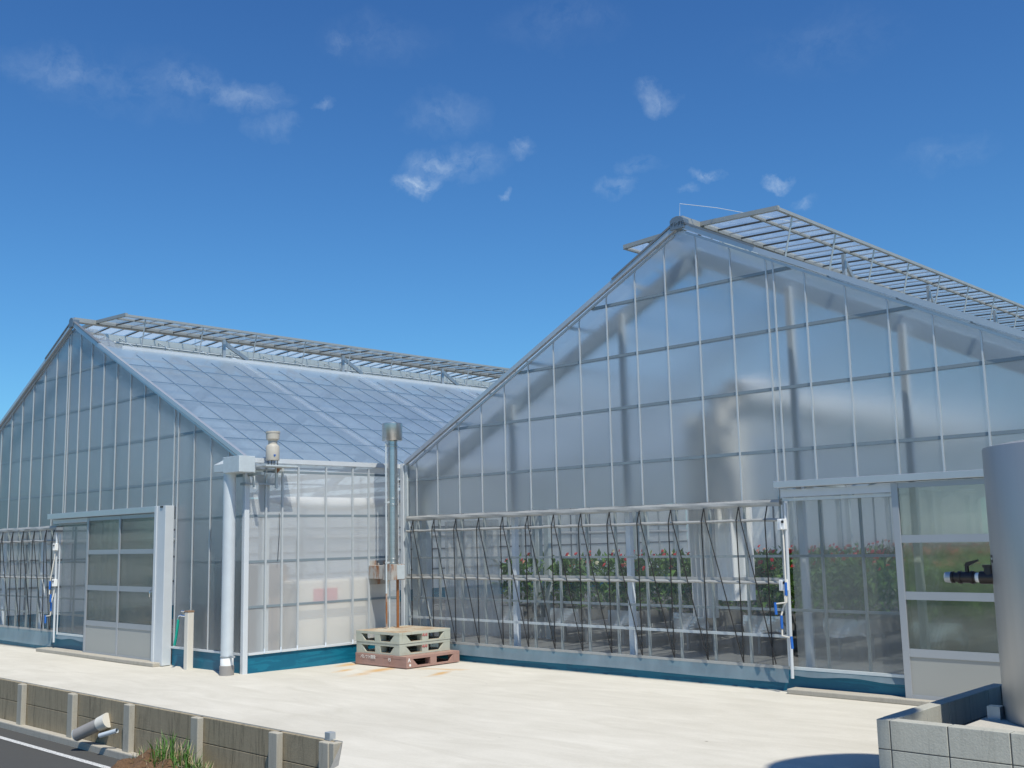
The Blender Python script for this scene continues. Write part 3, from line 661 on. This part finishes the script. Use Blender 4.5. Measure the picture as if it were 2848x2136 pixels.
# doors
def door(h, Y0, cols, x0, x1, zt, zb, rails, panel_top):
    d = bpy.data.objects.new('sliding_door', None); COL.objects.link(d); d.parent = h; ORG[d] = ORG[h]
    for a, b in cols: part('door_stile', MB().box(a, Y0-.115, zb, b, Y0-.075, zt), M['door_alu'], d, bevel=.003)
    for z0, z1 in rails:
        for a, b in zip(cols, cols[1:]): part('door_rail', MB().box(a[1], Y0-.108, z0, b[0], Y0-.08, z1), M['door_alu'], d)
    for a, b in zip(cols, cols[1:]):
        for (q0, q1), (s0, s1) in zip(rails[1:], rails[2:]):
            part('door_pane', MB().box(a[1], Y0-.098, q1, b[0], Y0-.093, s0), M['poly_pane'], d)
        part('door_panel', MB().box(a[1], Y0-.100, rails[0][1], b[0], Y0-.088, rails[1][0]), M['door_panel'], d)
    return d
dl = door(HL, 7.45, [(-16.02,-15.965),(-14.985,-14.94),(-13.90,-13.85)], -16.02, -13.86, 2.05, .045, [(.05,.075),(.45,.523),(.968,1.04),(1.497,1.562),(2.0,2.05)], .45)
part('door_handle', MB().tube([(-13.93,7.325,.90),(-13.93,7.29,.91),(-13.93,7.29,.99),(-13.93,7.325,1.0)], .008, 8), M['chrome'], dl, smooth=True)
part('door_pillar', MB().box(-13.845, 7.30, .01, -13.565, 7.43, 2.145).box(-13.845, 7.285, .01, -13.78, 7.30, 2.145), M['white_alu'], HL, bevel=.004)
part('door_header', MB().box(-17.36, 7.29, 2.06, -13.85, 7.44, 2.145), M['alu'], HL, bevel=.004)
part('door_track', MB().box(-17.30, 7.36, 1.99, -16.03, 7.43, 2.05), M['white_alu'], HL)
part('pillar_bore', MB().box(-13.70, 7.29, 2.12, -13.63, 7.302, 2.142), M['gasket'], HL)
door(HR, 10.0, [(-4.475,-4.41),(-2.3,-2.24)], -4.475, -2.3, 2.04, .045, [(.05,.085),(.427,.50),(.948,1.022),(1.475,1.546),(1.99,2.04)], .43)
part('door_header', MB().box(-5.70, 9.83, 2.05, -2.0, 9.985, 2.118), M['alu'], HR, bevel=.004)
part('door_track', MB().box(-5.66, 9.90, 1.955, -4.48, 9.97, 2.03), M['white_alu'], HR)
part('curtain_rail', MB().box(-5.66, 9.93, 1.915, -4.48, 9.975, 1.945), M['galv_pale'], HR)
part('threshold', MB().box(-17.38, 7.20, 0, -13.62, 7.425, .052), M['kerb_concrete'], HL, bevel=.008)
part('threshold', MB().box(-5.66, 9.80, 0, -2.0, 9.975, .05), M['kerb_concrete'], HR, bevel=.008)
# ridge end caps
def ridge_end(h, xa, y, za, w, txt=None):
    m = MB(); pts = [(xa-w,y-.075,za-.03),(xa+w,y-.075,za-.03),(xa+w,y-.075,za+.085),(xa+w*.6,y-.075,za+.115),(xa,y-.075,za+.125),(xa-w*.6,y-.075,za+.115),(xa-w,y-.075,za+.085)]
    m.prism(pts, (0,.11,0)); c = part('ridge_end_cap', m, M['cap_blue'], h, bevel=.004)
    if txt: text_part(txt, .05, (xa-.088, y-.0785, za+.015), (1,0,0), (0,0,1), M['ink_black'], c)
ridge_end(HR, -6.81, 10.0, 5.10, .095, 'イシグロ'); ridge_end(HL, -16.95, 7.45, 5.19, .075)
part('aerial_wire', MB().tube([(-6.80,9.98,5.2),(-6.79,9.98,5.38),(-6.5,10.3,5.33),(-5.9,11.2,5.19)], .004, 5), M['white_alu'], HR)

# ================================================================== things in the yard
# --- pallets
def pallet(x0, y0, x1, y1, z0, mat, solid_front=False):
    """moulded plastic deck: top, bottom rim and blocks leaving fork openings with slanted ends"""
    h = .142; m = MB(); zt = z0+h
    m.box(x0, y0, zt-.035, x1, y1, zt); 
    m.box(x0, y0, z0, x1, y0+.10, z0+.022); m.box(x0, y1-.10, z0, x1, y1, z0+.022)
    m.box(x0, y0+.10, z0, x0+.10, y1-.10, z0+.022); m.box(x1-.10, y0+.10, z0, x1, y1-.10, z0+.022)
    cx, cy = (x0+x1)/2, (y0+y1)/2
    m.box(cx-.05, y0+.10, z0, cx+.05, y1-.10, z0+.022)
    bw = .055
    for ix, bx in enumerate((x0, cx-bw, x1-2*bw)):
        for iy, by in enumerate((y0, cy-bw, y1-2*bw)):
            m.box(bx+.001, by+.001, z0+.022, bx+2*bw-.001, by+2*bw-.001, zt-.035)
    # slanted webs that make the openings taper
    for a, b in ((x0+2*bw, x0+2*bw+.085), (x1-2*bw, x1-2*bw-.085)):
        for yy in (y0+.002, y1-.022):
            m.prism([(a,yy,z0+.022),(b,yy,z0+.022),(a,yy,zt-.035)], (0,.02,0))
    for a, b in ((y0+2*bw, y0+2*bw+.085), (y1-2*bw, y1-2*bw-.085)):
        for xx in (x0+.002, x1-.022):
            m.prism([(xx,a,z0+.022),(xx,b,z0+.022),(xx,a,zt-.035)], (.02,0,0))
    if solid_front: m.box(x0+.003, y0+.003, z0+.01, x1-.003, y0+.02, zt-.01)
    # drain dimples on the deck
    for i in range(6):
        for j in range(5):
            px, py = x0+.12+i*(x1-x0-.24)/5, y0+.12+j*(y1-y0-.24)/4
            m.box(px-.018, py-.018, zt-.001, px+.018, py+.018, zt+.003)
    return m, h
def put_pallet(name, x0, y0, x1, y1, z0, mat, label, solid=False):
    t = thing(name, ((x0+x1)/2, (y0+y1)/2, z0), label, 'pallet', 'plastic pallets stacked by the flue')
    m, hh = pallet(x0, y0, x1, y1, z0, mat, solid)
    part('deck', m, M[mat], t, bevel=.003); return t
pk = put_pallet('pallet', -11.53, 8.965, -10.50, 9.88, .010, 'pallet_pink', 'reddish brown plastic pallet with white lettering at the bottom of the stack', True)
p1 = put_pallet('pallet', -11.54, 8.99, -10.66, 9.86, .153, 'pallet_green', 'pale green plastic pallet in the middle of the stack')
p2 = put_pallet('pallet', -11.545, 8.985, -10.655, 9.865, .296, 'pallet_green', 'pale green plastic pallet with a rust stained deck on top of the stack')
for p, z in ((p1,.153),(p2,.296)):
    text_part('AiAi', .055, (-10.657 if p is p1 else -10.652, 9.36, z+.072), (0,1,0), (0,0,1), M['ink_red'], p, extr=.001, shear=.3)
text_part('パレツト開発', .052, (-11.42, 8.961, .095), (1,0,0), (0,0,1), M['ink_white'], pk)
text_part('15', .06, (-10.86, 8.961, .08), (1,0,0), (0,0,1), M['ink_white'], pk)
text_part('A', .075, (-10.4985, 8.985, .082), (0,1,0), (0,0,1), M['ink_white'], pk)
part('mark', MB().lathe((-10.4995, 9.025, .045), [(.016,0),(.016,.002),(.001,.002)], 14, (1,0,0)), M['ink_white'], pk)

# --- flue
F = thing('flue', (-11.35, 9.47, 0), 'tall stainless steel flue pipe with a wide cap and rusty legs behind the pallets', 'flue')
fx, fy = -11.35, 9.465
part('pipe', MB().lathe((fx,fy,0), [(.069,1.27),(.069,2.99)], 40), M['stainless'], F, smooth=True)
part('cap', MB().lathe((fx,fy,0), [(.06,2.965),(.136,2.965),(.140,2.972),(.139,3.20),(.133,3.207),(.132,3.19),(.05,3.19),(.001,3.19)], 48), M['stainless'], F, smooth=True)
for z in (2.895, 2.165, 2.085, 1.355, 1.30):
    part('band', MB().lathe((fx,fy,0), [(.069,z-.014),(.074,z-.010),(.074,z+.010),(.069,z+.014)], 40), M['stainless'], F, smooth=True)
part('stay_pole', MB().tube([(fx,fy-.115,.9),(fx,fy-.115,2.95)], .012, 10), M['galv_pale'], F, smooth=True)
part('leg', MB().tube([(fx,fy-.115,0),(fx,fy-.115,.9)], .012, 10), M['rusty_leg'], F, smooth=True)
for z in (2.9, 2.12, 1.31): part('clamp', MB().box(fx-.012, fy-.13, z-.012, fx+.012, fy-.05, z+.012), M['galv_pale'], F)
part('tee_box', MB().box(fx-.09, fy-.10, 1.075, fx+.09, fy+.14, 1.285).box(fx-.42, fy-.085, 1.09, fx-.09, fy+.085, 1.27), M['rusty_plate'], F, bevel=.004)
part('face_plate', MB().box(fx+.091, fy-.005, 1.085, fx+.096, fy+.125, 1.275), M['galv_pale'], F)
part('wall_plate', MB().box(-11.776, 9.405, 1.01, -11.768, 9.76, 1.335), M['rusty_plate'], F)
part('leg', MB().tube([(fx,fy+.08,.0),(fx,fy+.08,1.075)], .019, 10), M['rusty_pipe'], F, smooth=True)
part('leg', MB().tube([(fx-.05,fy-.02,.0),(fx-.05,fy-.02,1.075)], .010, 10), M['galv_pale'], F, smooth=True)

# --- vent cup on its corner bracket
G = thing('rain_sensor', (-11.6, 7.70, 2.56), 'beige cup-topped sensor on a metal shelf bracket at the left greenhouse corner', 'sensor')
part('housing', MB().lathe((-11.6,7.70,0), [(.001,2.645),(.083,2.645),(.087,2.66),(.086,2.815),(.078,2.835),(.058,2.848),(.056,2.893),(.066,2.905),(.084,2.918),(.088,2.99),(.093,2.995),(.093,3.015),(.084,3.015),(.080,2.96),(.001,2.95)], 36), M['pvc_beige'], G, smooth=True)
part('emblem', MB().prism([(-11.5155,7.655,2.715),(-11.5155,7.695,2.715),(-11.5155,7.675,2.685)], (.003,0,0)), M['blue_grip'], G)
for dx, dy in ((-.04,-.04),(.04,-.04),(.04,.05),(-.04,.05)): part('standoff', MB().tube([(-11.6+dx,7.70+dy,2.58),(-11.6+dx,7.70+dy,2.65)], .006, 6), M['gasket'], G)
part('shelf', MB().box(-11.74, 7.535, 2.563, -11.50, 8.02, 2.582), M['galv_pale'], G, bevel=.002)
for z in (2.535, 2.352):
    part('arm', MB().box(-11.76, 7.40, z-.011, -11.735, 7.87, z+.011).box(-11.86, 7.395, z-.016, -11.755, 7.413, z+.016), M['galv'], G)
part('upright', MB().box(-11.735, 7.825, 2.30, -11.71, 7.86, 2.565), M['galv_pale'], G)
part('upright', MB().box(-11.735, 7.50, 2.31, -11.715, 7.52, 2.565), M['galv_pale'], G)
part('gusset', MB().prism([(-11.73,7.84,2.56),(-11.73,7.92,2.56),(-11.73,7.84,2.49)], (.02,0,0)), M['rusty_leg'], G)
part('cable', MB().tube([(-11.74,7.90,1.98),(-11.735,7.905,1.75),(-11.74,7.895,1.55),(-11.745,7.89,1.38)], .004, 6), M['black_cord'], G)

# --- standpipe tap with hose
T = thing('water_standpipe', (-12.92, 7.33, 0), 'white square standpipe post with a chrome tap and green hose by the door pillar', 'water tap')
part('post', MB().box(-12.965, 7.28, 0, -12.875, 7.37, .735), M['cream_paint'], T, bevel=.008)
part('cap', MB().box(-12.967, 7.278, .735, -12.873, 7.372, .755), M['brown_board'], T)
tp = MB(); tp.tube([(-12.965,7.325,.685),(-13.03,7.31,.685),(-13.09,7.30,.69)], .014, 10); tp.tube([(-13.04,7.308,.69),(-13.04,7.308,.74)], .011, 8); tp.tube([(-13.075,7.30,.745),(-13.005,7.316,.745)], .012, 8)
tp.tube([(-13.09,7.30,.69),(-13.12,7.29,.68),(-13.13,7.287,.63)], .013, 10)
part('tap', tp, M['chrome'], T, smooth=True)
part('hose', MB().tube([(-13.13,7.287,.635),(-13.145,7.285,.55),(-13.17,7.283,.42),(-13.205,7.28,.30)], .018, 12), M['hose_green'], T, smooth=True)

# --- retaining wall
RW = thing('retaining_wall', (-14, 5.5, -.55), 'low stained concrete panel retaining wall with square posts along the road', 'wall')
posts = [-7.36-1.335*k+(.0 if k else .02) for k in range(0, 14)]
posts = [-7.37, -8.095, -9.398, -10.743, -12.068, -13.45]+[-13.45-1.345*k for k in range(1, 8)]
for x in posts:
    part('post', MB().box(x-.065, 5.40, -.56, x+.065, 5.465, -.008), M['post_concrete'], RW, bevel=.008)
for a, b in zip(posts[1:], posts):
    for z0, z1 in ((-.50,-.245),(-.239,-.010)):
        part('panel', MB().box(a-.02, 5.468, z0, b+.02, 5.497, z1), M['panel_brown'], RW, bevel=.004)
part('panel', MB().box(-7.303, 5.41, -.56, -7.243, 5.497, -.006), M['post_concrete'], RW, bevel=.006)
part('footing', MB().box(-24, 5.37, -.60, -7.45, 5.466, -.478), M['kerb_concrete'], RW, bevel=.012)
part('post_stub', MB().box(-7.445, 5.47, -.01, -7.375, 5.53, .055), M['galv'], RW, bevel=.003)

# --- drain pipes poking out over the road
D = thing('drain_pipe', (-11.3, 5.47, -.3), 'fat grey drain pipe end with a cream collar lying at the foot of the wall', 'drain pipe')
ax0, ax1 = Vector((-11.28,5.43,-.235)), Vector((-11.62,5.29,-.385))
dd = (ax1-ax0).normalized()
part('pipe', MB().tube([ax0, ax0.lerp(ax1,.5), ax1], .066, 28, caps=False).tube([ax1, ax0.lerp(ax1,.3)], .060, 28, caps=False), M['pvc_grey'], D, smooth=True)
part('collar', MB().tube([ax0-dd*.05, ax0+dd*.07], [.080,.074], 28), M['cream_paint'], D, smooth=True)
part('rim', MB().tube([ax1-dd*.004, ax1+dd*.006], .068, 28, caps=False).tube([ax1+dd*.006, ax1-dd*.004], .059, 28, caps=False), M['galv_pale'], D, smooth=True)
D2 = thing('drain_pipe', (-10.9, 5.47, -.27), 'thin white drain pipe stub sticking out beside the fat grey one', 'drain pipe')
part('pipe', MB().tube([(-10.93,5.40,-.285),(-11.13,5.31,-.345)], .024, 18, caps=False).tube([(-11.13,5.31,-.345),(-10.95,5.39,-.29)], .020, 18, caps=False), M['pipe_white'], D2, smooth=True)

# --- soil heap and grass clump
hm = MB()
def heap(u, v):
    a = u*2*math.pi; r = v
    rr = .42+.10*math.sin(a*3+1)+.05*math.sin(a*7)
    x = -9.45+math.cos(a)*rr*1.7*r; y = 4.98+math.sin(a)*rr*.95*r
    z = -.56+.26*(1-r**1.5)*(1+.25*math.sin(x*17)*math.cos(y*15))+.012*math.sin(x*51+y*43)
    return (x, y, z)
hm.grid(heap, 48, 12)
tag(hm.build('soil_heap', M['soil'], smooth=True), kind='structure')
gr = MB(); gr2 = MB()
def blade(m, x, y, z, hgt, lean, ang, w):
    p0 = Vector((x,y,z)); d = Vector((math.cos(ang), math.sin(ang), 0)); s = Vector((-d.y, d.x, 0))*w
    p1 = p0+Vector((0,0,hgt*.55))+d*lean*.35; p2 = p0+Vector((0,0,hgt*(1-.25*lean/(hgt+.01))))+d*lean
    m.add([p0-s, p0+s, p1+s*.8, p1-s*.8, p2], [(0,1,2,3),(3,2,4)])
for i in range(620):
    a = rnd.uniform(0, 6.28); r = rnd.random()**.6
    x = -9.35+math.cos(a)*r*.62; y = 5.12+math.sin(a)*r*.30
    if y > 5.36: y = 5.36-rnd.random()*.1
    dry = rnd.random() < .36
    blade(gr2 if dry else gr, x, y, -.52+.22*(1-r), rnd.uniform(.07,.27)*(1.15-.4*r), rnd.uniform(.02,.16), rnd.uniform(0,6.28), rnd.uniform(.004,.009))
GT = thing('grass_tuft', (-9.35, 5.1, -.5), 'tuft of green and straw coloured grass growing from the soil heap', 'grass tuft')
part('green_blades', gr, M['grass'], GT); part('dry_blades', gr2, M['dry_grass'], GT)

# --- block enclosure, plinth and tank
BW = thing('block_wall', (-3.3, 6.9, 0), 'low grey concrete block wall enclosing the tank', 'wall')
def blocks(m, p, d, n, length, courses, ztop, thick):
    p, d, n = Vector(p), Vector(d), Vector(n)
    L0 = .095
    for c in range(courses):
        z1 = ztop-c*.19; z0 = z1-.184
        t = 0.0; first = True
        while t < length-.01:
            w = (.093 if first and c % 2 == 0 else (.093 if first else .378)); first = False
            t1 = min(t+w, length); a = p+d*(t+.004); b = p+d*(t1-.004); j = rnd.uniform(-.0015,.0015)
            q = [a+n*j, b+n*j, b+n*(thick-j), a+n*(thick-j)]
            m.add([(v.x,v.y,z0) for v in q]+[(v.x,v.y,z1) for v in q], [(0,3,2,1),(4,5,6,7),(0,1,5,4),(1,2,6,5),(2,3,7,6),(3,0,4,7)])
            t = t1+.0
bm_ = MB(); blocks(bm_, (-3.33,6.88,0), (1,0,0), (0,1,0), 4.6, 3, .37, .10)
b1 = part('front_wall', bm_, M['block_grey'], BW, bevel=.004)
part('mortar', MB().box(-3.326,6.884,-.02,1.26,6.975,.366), M['mortar'], b1)
bm_ = MB(); blocks(bm_, (-3.33,6.985,0), (0,1,0), (1,0,0), 1.87, 3, .37, .10)
b2 = part('side_wall', bm_, M['block_grey'], BW, bevel=.004)
part('mortar', MB().box(-3.326,6.99,-.02,-3.236,8.85,.366), M['mortar'], b2)
bm_ = MB(); blocks(bm_, (-3.33,8.86,0), (1,0,0), (0,1,0), 4.6, 3, .37, .10)
b3 = part('back_wall', bm_, M['block_grey'], BW, bevel=.004)
part('mortar', MB().box(-3.326,8.864,-.02,1.26,8.955,.366), M['mortar'], b3)
part('plinth', MB().box(-2.92,7.18,0,-1.42,8.80,.315), M['pad_concrete'], BW, bevel=.01)
TK = thing('water_tank', (-2.18, 7.99, .315), 'large upright silver metal tank with a black valve at the right edge', 'tank')
part('body', MB().lathe((-2.18,7.99,0), [(.001,.318),(.68,.318),(.685,.33),(.685,2.140),(.68,2.150),(.55,2.175),(.001,2.20)], 96), M['tank_metal'], TK, smooth=True)
part('foot', MB().box(-2.885,7.62,.02,-2.80,7.70,.40), M['galv'], TK)
vx, vy, vz = -2.83, 7.745, 1.255
vb = MB()
vb.tube([(-2.79,vy+.0,vz),(-2.90,vy,vz)], .045, 20); vb.tube([(-2.835,vy,vz),(-2.835,vy,vz+.085)], [.042,.036], 18); vb.tube([(-2.835,vy,vz+.07),(-2.835,vy,vz+.088)], .046, 18)
vb.tube([(-2.93,vy,vz),(-3.055,vy,vz)], .040, 20); vb.tube([(-2.945,vy,vz),(-2.965,vy,vz)], .046, 20); vb.tube([(-3.03,vy,vz),(-3.05,vy,vz)], .045, 20); vb.tube([(-3.055,vy,vz),(-3.085,vy,vz)], .034, 18); vb.tube([(-3.085,vy,vz),(-3.10,vy,vz)], .042, 18)
v = part('valve', vb, M['black_plastic'], TK, smooth=True)
part('handle', MB().tube([(-2.99,vy,vz+.035),(-2.99,vy,vz+.085)], .014, 10).prism([(-3.005,vy-.012,vz+.08),(-2.99,vy-.012,vz+.105),(-2.91,vy-.012,vz+.125),(-2.91,vy-.012,vz+.112),(-2.975,vy-.012,vz+.08)], (0,.024,0)), M['black_plastic'], v)
part('white_ring', MB().tube([(-2.90,vy,vz),(-2.93,vy,vz)], .034, 18), M['white_plastic'], v, smooth=True)
part('end_cap', MB().tube([(-3.10,vy,vz),(-3.145,vy,vz)], [.040,.036], 18), M['galv'], v, smooth=True)
def on_tank(ang, z0, z1, w, name, mat):
    c, s_ = math.cos(ang), math.sin(ang); r = .6865; t = Vector((-s_, c, 0))
    b = Vector((-2.18+c*r, 7.99+s_*r, 0))
    part(name, MB().prism([(b-t*w/2+Vector((0,0,z0))), (b+t*w/2+Vector((0,0,z0))), (b+t*w/2+Vector((0,0,z1))), (b-t*w/2+Vector((0,0,z1)))], (c*.003, s_*.003, 0)), mat, TK)
a0 = math.atan2(7.66-7.99, -2.775+2.18)
on_tank(a0, 1.395, 1.412, .030, 'sticker', M['ink_black']); on_tank(a0, 1.36, 1.38, .030, 'sticker', M['ink_black']); on_tank(a0, 1.383, 1.392, .028, 'sticker', M['galv_pale'])
on_tank(a0-.13, 1.395, 1.415, .02, 'sticker', M['ink_black'])
on_tank(a0-.16, 1.32, 1.385, .006, 'seam', M['gasket'])

# --- unseen disc on a pole, added to cast the oval shadow by the wall
RM = thing('road_mirror', (-1.45, 6.30, 0), 'round convex road mirror on a pole beside the tank enclosure', 'road mirror')
tgt = Vector((-3.74,7.08,0)); hz = 6.2; mc = Vector((tgt.x+SUN_H.x*hz/math.tan(SUN_EL), tgt.y+SUN_H.y*hz/math.tan(SUN_EL), hz))
ORG[RM] = Vector((mc.x-.1, mc.y, 0)); RM.location = ORG[RM]
part('mirror', MB().lathe(mc, [(.001,.05),(.28,.035),(.49,0),(.52,0),(.52,-.03),(.33,-.07),(.001,-.08)], 40, (SUN_H.x, SUN_H.y, 0)), M['chrome'], RM, smooth=True)
part('pole', MB().tube([(mc.x-.1,mc.y,0),(mc.x-.1,mc.y,6.4)], .04, 14), M['galv_pale'], RM, smooth=True)

# ================================================================== inside the houses
# growing benches run back from the gable
bx = [(-12.38,-11.81),(-11.21,-10.66),(-10.07,-9.52),(-8.93,-8.38),(-7.79,-7.23),(-6.64,-6.08),(-5.49,-4.93),(-4.34,-3.78),(-3.2,-2.64)]
words = ['far left', 'second from the left', 'third from the left', 'fourth from the left', 'fifth from the left, behind the white curtains', 'sixth from the left', 'seventh from the left, behind the crank post', 'eighth from the left, behind the sliding door', 'ninth from the left, behind the tank']
def bench(i, x0, x1):
    t = thing('growing_bench', ((x0+x1)/2, 12.5, 0), 'foil-ended flower bench inside, '+words[i], 'growing bench', 'growing benches inside the greenhouse')
    y0, y1 = 12.5, 30.5
    part('trough', MB().box(x0, y0+.01, .33, x1, y1, .52), M['mat_dark'], t)
    part('end_wrap', MB().grid(lambda u, v: (x0-.01+(x1-x0+.02)*u, y0-.012-.02*math.sin(u*9+v*4)*v, .525-.215*v-.02*math.sin(u*6)*v), 14, 6), M['silver_foil'], t, smooth=False)
    tw = MB(); tw.grid(lambda u, v: (x1-.02+.10*math.sin(math.pi*v)*u+.02*v, y0-.03-.05*u*math.sin(math.pi*v), .50-.24*v), 5, 7)
    part('foil_fold', tw, M['silver_foil'], t)
    lg = MB()
    for y in (y0+.25, y0+3, y0+6, y0+9, y0+12, y0+15):
        for x in (x0+.06, x1-.06): part('leg', MB().box(x-.015, y-.015, 0, x+.015, y+.015, .33), M['leg_steel'], t)
    return t
for i, (a, b) in enumerate(bx): bench(i, a, b)
# crop: leaves, stems and flower heads
fol = MB(); rl = random.Random(21)
def leaf(x, y, z, ln, w, az, el, mat):
    d = Vector((math.cos(az)*math.cos(el), math.sin(az)*math.cos(el), math.sin(el))); s = Vector((-math.sin(az), math.cos(az), 0))*w
    p = Vector((x,y,z)); q = p+d*ln*.5+Vector((0,0,.02)); e = p+d*ln-Vector((0,0,.25*ln*math.cos(el)))
    fol.cur = mat; fol.add([p, q-s, e, q+s], [(0,1,2,3)])
def flower(x, y, z, mat):
    n = 8; r = rl.uniform(.032,.046); ti = Vector((rl.uniform(-.6,.2), -.9, rl.uniform(.1,.9))).normalized()
    u = ti.cross(Vector((0,0,1))).normalized(); v = ti.cross(u); c = Vector((x,y,z))
    fol.cur = mat
    ring = [c+(u*math.cos(k*6.2832/n)+v*math.sin(k*6.2832/n))*r*(1 if k % 2 else .8) for k in range(n)]
    for k in range(n): fol.add([c+ti*.012, ring[k], ring[(k+1) % n]], [(0,1,2)])
    fol.cur = 2; fol.tube([(x,y,z-.005), (x+rl.uniform(-.02,.02), y+.01, z-.45)], .0045, 4, False)
for i, (a, b) in enumerate(bx):
    cx = (a+b)/2
    n = 1900
    for k in range(n):
        y = 12.55+(rl.random()**2.0)*17.5
        x = cx+rl.gauss(0, .20); z = .52+rl.random()**.9*.66
        az = rl.uniform(0, 6.28)
        leaf(x, y, z, rl.uniform(.12,.26), rl.uniform(.020,.046), az, rl.uniform(-.2,1.35), 0 if rl.random() < (.6 if i < 6 else .2) else 1)
    for k in range(70):
        y = 12.6+(rl.random()**1.6)*16
        q = rl.random(); mt = 3 if q < .80 else (4 if q < .88 else 5)
        if i >= 6: mt = 5 if q < .7 else 3
        flower(cx+rl.gauss(0,.2), y, rl.uniform(1.10,1.34), mt)
tag(fol.build('gerbera_crop', [M['leaf'], M['leaf_bright'], M['stem'], M['petal_red'], M['petal_cream'], M['petal_pink']]), kind='stuff')
# white screens drawn back inside the right house
def drape(label, pts, z0, z1, mat, amp, fr, roll=None):
    t = thing('white_curtain', (pts[0][0], pts[0][1], 0), label, 'curtain')
    (xa, ya), (xb, yb) = pts; dx, dy = xb-xa, yb-ya; ln = math.hypot(dx, dy); nx, ny = -dy/ln, dx/ln
    part('cloth', MB().grid(lambda u, v: (xa+dx*u+nx*amp*math.sin(u*fr+.6*v)*(1+.4*math.sin(3*v)), ya+dy*u+ny*amp*math.sin(u*fr+.6*v), z0+(z1-z0)*v), 70, 8), M[mat], t, smooth=True)
    if roll:
        part('roll', MB().tube(roll, [.14+.05*math.sin(i*1.7) for i in range(len(roll))], 16), M['white_cloth'], t, smooth=True)
        part('cloth', MB().grid(lambda u, v: (roll[0][0]+.05*math.sin(u*30), roll[0][1]+(roll[-1][1]-roll[0][1])*u, 3.1-.12*u-.42*v+.03*math.sin(u*17)), 50, 4), M['thin_cloth'], t, smooth=True)
    return t
drape('greyish white cloth screen gathered behind the right end of the roped curtain', ((-7.55,11.0),(-7.12,10.85)), .62, 3.05, 'white_cloth', .06, 30)
WC = thing('white_curtain', (-6.88, 10.95, 0), 'bright white bunched cloth column with a long horizontal roll beside the gathered screen', 'curtain')
part('bundle', MB().grid(lambda u, v: (-6.90+math.cos(u*6.2832)*(.205+.022*math.sin(u*6.2832*9+3*v)), 10.95+math.sin(u*6.2832)*(.19+.022*math.sin(u*6.2832*9+3*v)), .83+2.42*v), 72, 10), M['bright_cloth'], WC, smooth=True)
part('roll', MB().tube([(-6.75+.035*k,10.85+k*.55,3.22-.012*k+.025*math.sin(k*1.3)) for k in range(14)], [.19+.03*math.sin(k*1.9) for k in range(14)], 18), M['bright_cloth'], WC, smooth=True)
part('valance', MB().grid(lambda u, v: (-6.70+.45*u+.05*math.sin(u*30), 10.9+7*u, 3.1-.12*u-.40*v+.03*math.sin(u*17)), 50, 4), M['thin_cloth'], WC, smooth=True)
drape('pale translucent cloth hanging behind the left end of the roped curtain', ((-11.5,10.55),(-10.42,10.6)), .28, 1.86, 'thin_cloth', .03, 41)
# heater behind the side wall
HT = thing('heater', (-12.65, 9.1, 0), 'cream heater cabinet with a red plate behind the side wall film', 'heater')
part('cabinet', MB().box(-12.60, 8.30, .05, -11.90, 9.86, 1.10), M['heater_cream'], HT, bevel=.03)
part('plate', MB().box(-11.898, 8.55, .80, -11.892, 8.94, .99), M['red_label'], HT)
part('base', MB().box(-12.58, 8.34, .004, -11.94, 9.82, .05), M['leg_steel'], HT)
DC = thing('air_duct', (-11.95, 9.0, 2.13), 'bright white sagging air duct just behind the top of the side wall film', 'duct')
n = 14
part('tube', MB().tube([(-11.915, 7.86+2.1*k/n, 2.165-.05*math.sin(math.pi*k/n)) for k in range(n+1)], [.02+.07*math.sin(math.pi*min(1, max(0, k/n)))**.6 for k in range(n+1)], 18), M['bright_cloth'], DC, smooth=True)
part('strap', MB().tube([(-11.965,8.4,2.15),(-11.965,8.4,2.5)], .006, 5).tube([(-11.965,9.4,2.15),(-11.965,9.4,2.5)], .006, 5), M['black_cord'], DC)
PP = thing('white_pipe', (-12.2, 7.92, 0), 'short white upright pipe glimpsed behind the side wall corner', 'pipe')
part('pipe', MB().lathe((-12.2,7.91,0), [(.045,.0),(.045,.85),(.001,.85)], 20), M['white_plastic'], PP, smooth=True)
CB = thing('cupboard', (-13.0, 8.1, 0), 'brown board cupboard blurred behind the left gable film', 'cupboard')
part('carcass', MB().box(-13.25, 8.0, .03, -12.35, 8.45, 1.32), M['brown_board'], CB, bevel=.01)
for k in range(2): part('door', MB().box(-13.24+k*.455, 7.985, .06, -12.80+k*.455, 7.999, 1.29), M['brown_board'], CB)
part('plinth', MB().box(-13.22, 8.03, .004, -12.38, 8.42, .03), M['leg_steel'], CB)
# stores seen through the left door
ST = thing('storage_rack', (-15.2, 9.6, 0), 'dark storage rack with shelves seen through the left sliding door', 'rack')
for x in (-16.3,-14.2):
    for y in (9.4, 9.9): part('upright', MB().box(x-.02, y-.02, 0, x+.02, y+.02, 1.7), M['leg_steel'], ST)
for z in (.3,.8,1.3,1.68): part('shelf', MB().box(-16.35, 9.37, z, -14.15, 9.93, z+.03), M['leg_steel'], ST)
for nm, x0, z0, w, hh, mt, lb in (('carton', -16.2,.33,.5,.36,'brown_board','brown carton on the lowest shelf of the rack'),('carton',-15.3,.33,.7,.3,'brown_board','wide brown carton low on the rack near the door centre'),('crate',-15.9,.83,.6,.3,'hose_green','green crate on the second shelf of the rack'),('carton',-14.9,.83,.5,.38,'cream_paint','pale carton on the second shelf of the rack')):
    t = thing(nm, (x0+w/2, 9.65, z0), lb, nm); part('body', MB().box(x0, 9.42, z0, x0+w, 9.88, z0+hh), M[mt], t, bevel=.006); part('lid', MB().box(x0-.005, 9.415, z0+hh, x0+w+.005, 9.885, z0+hh+.02), M[mt], t)
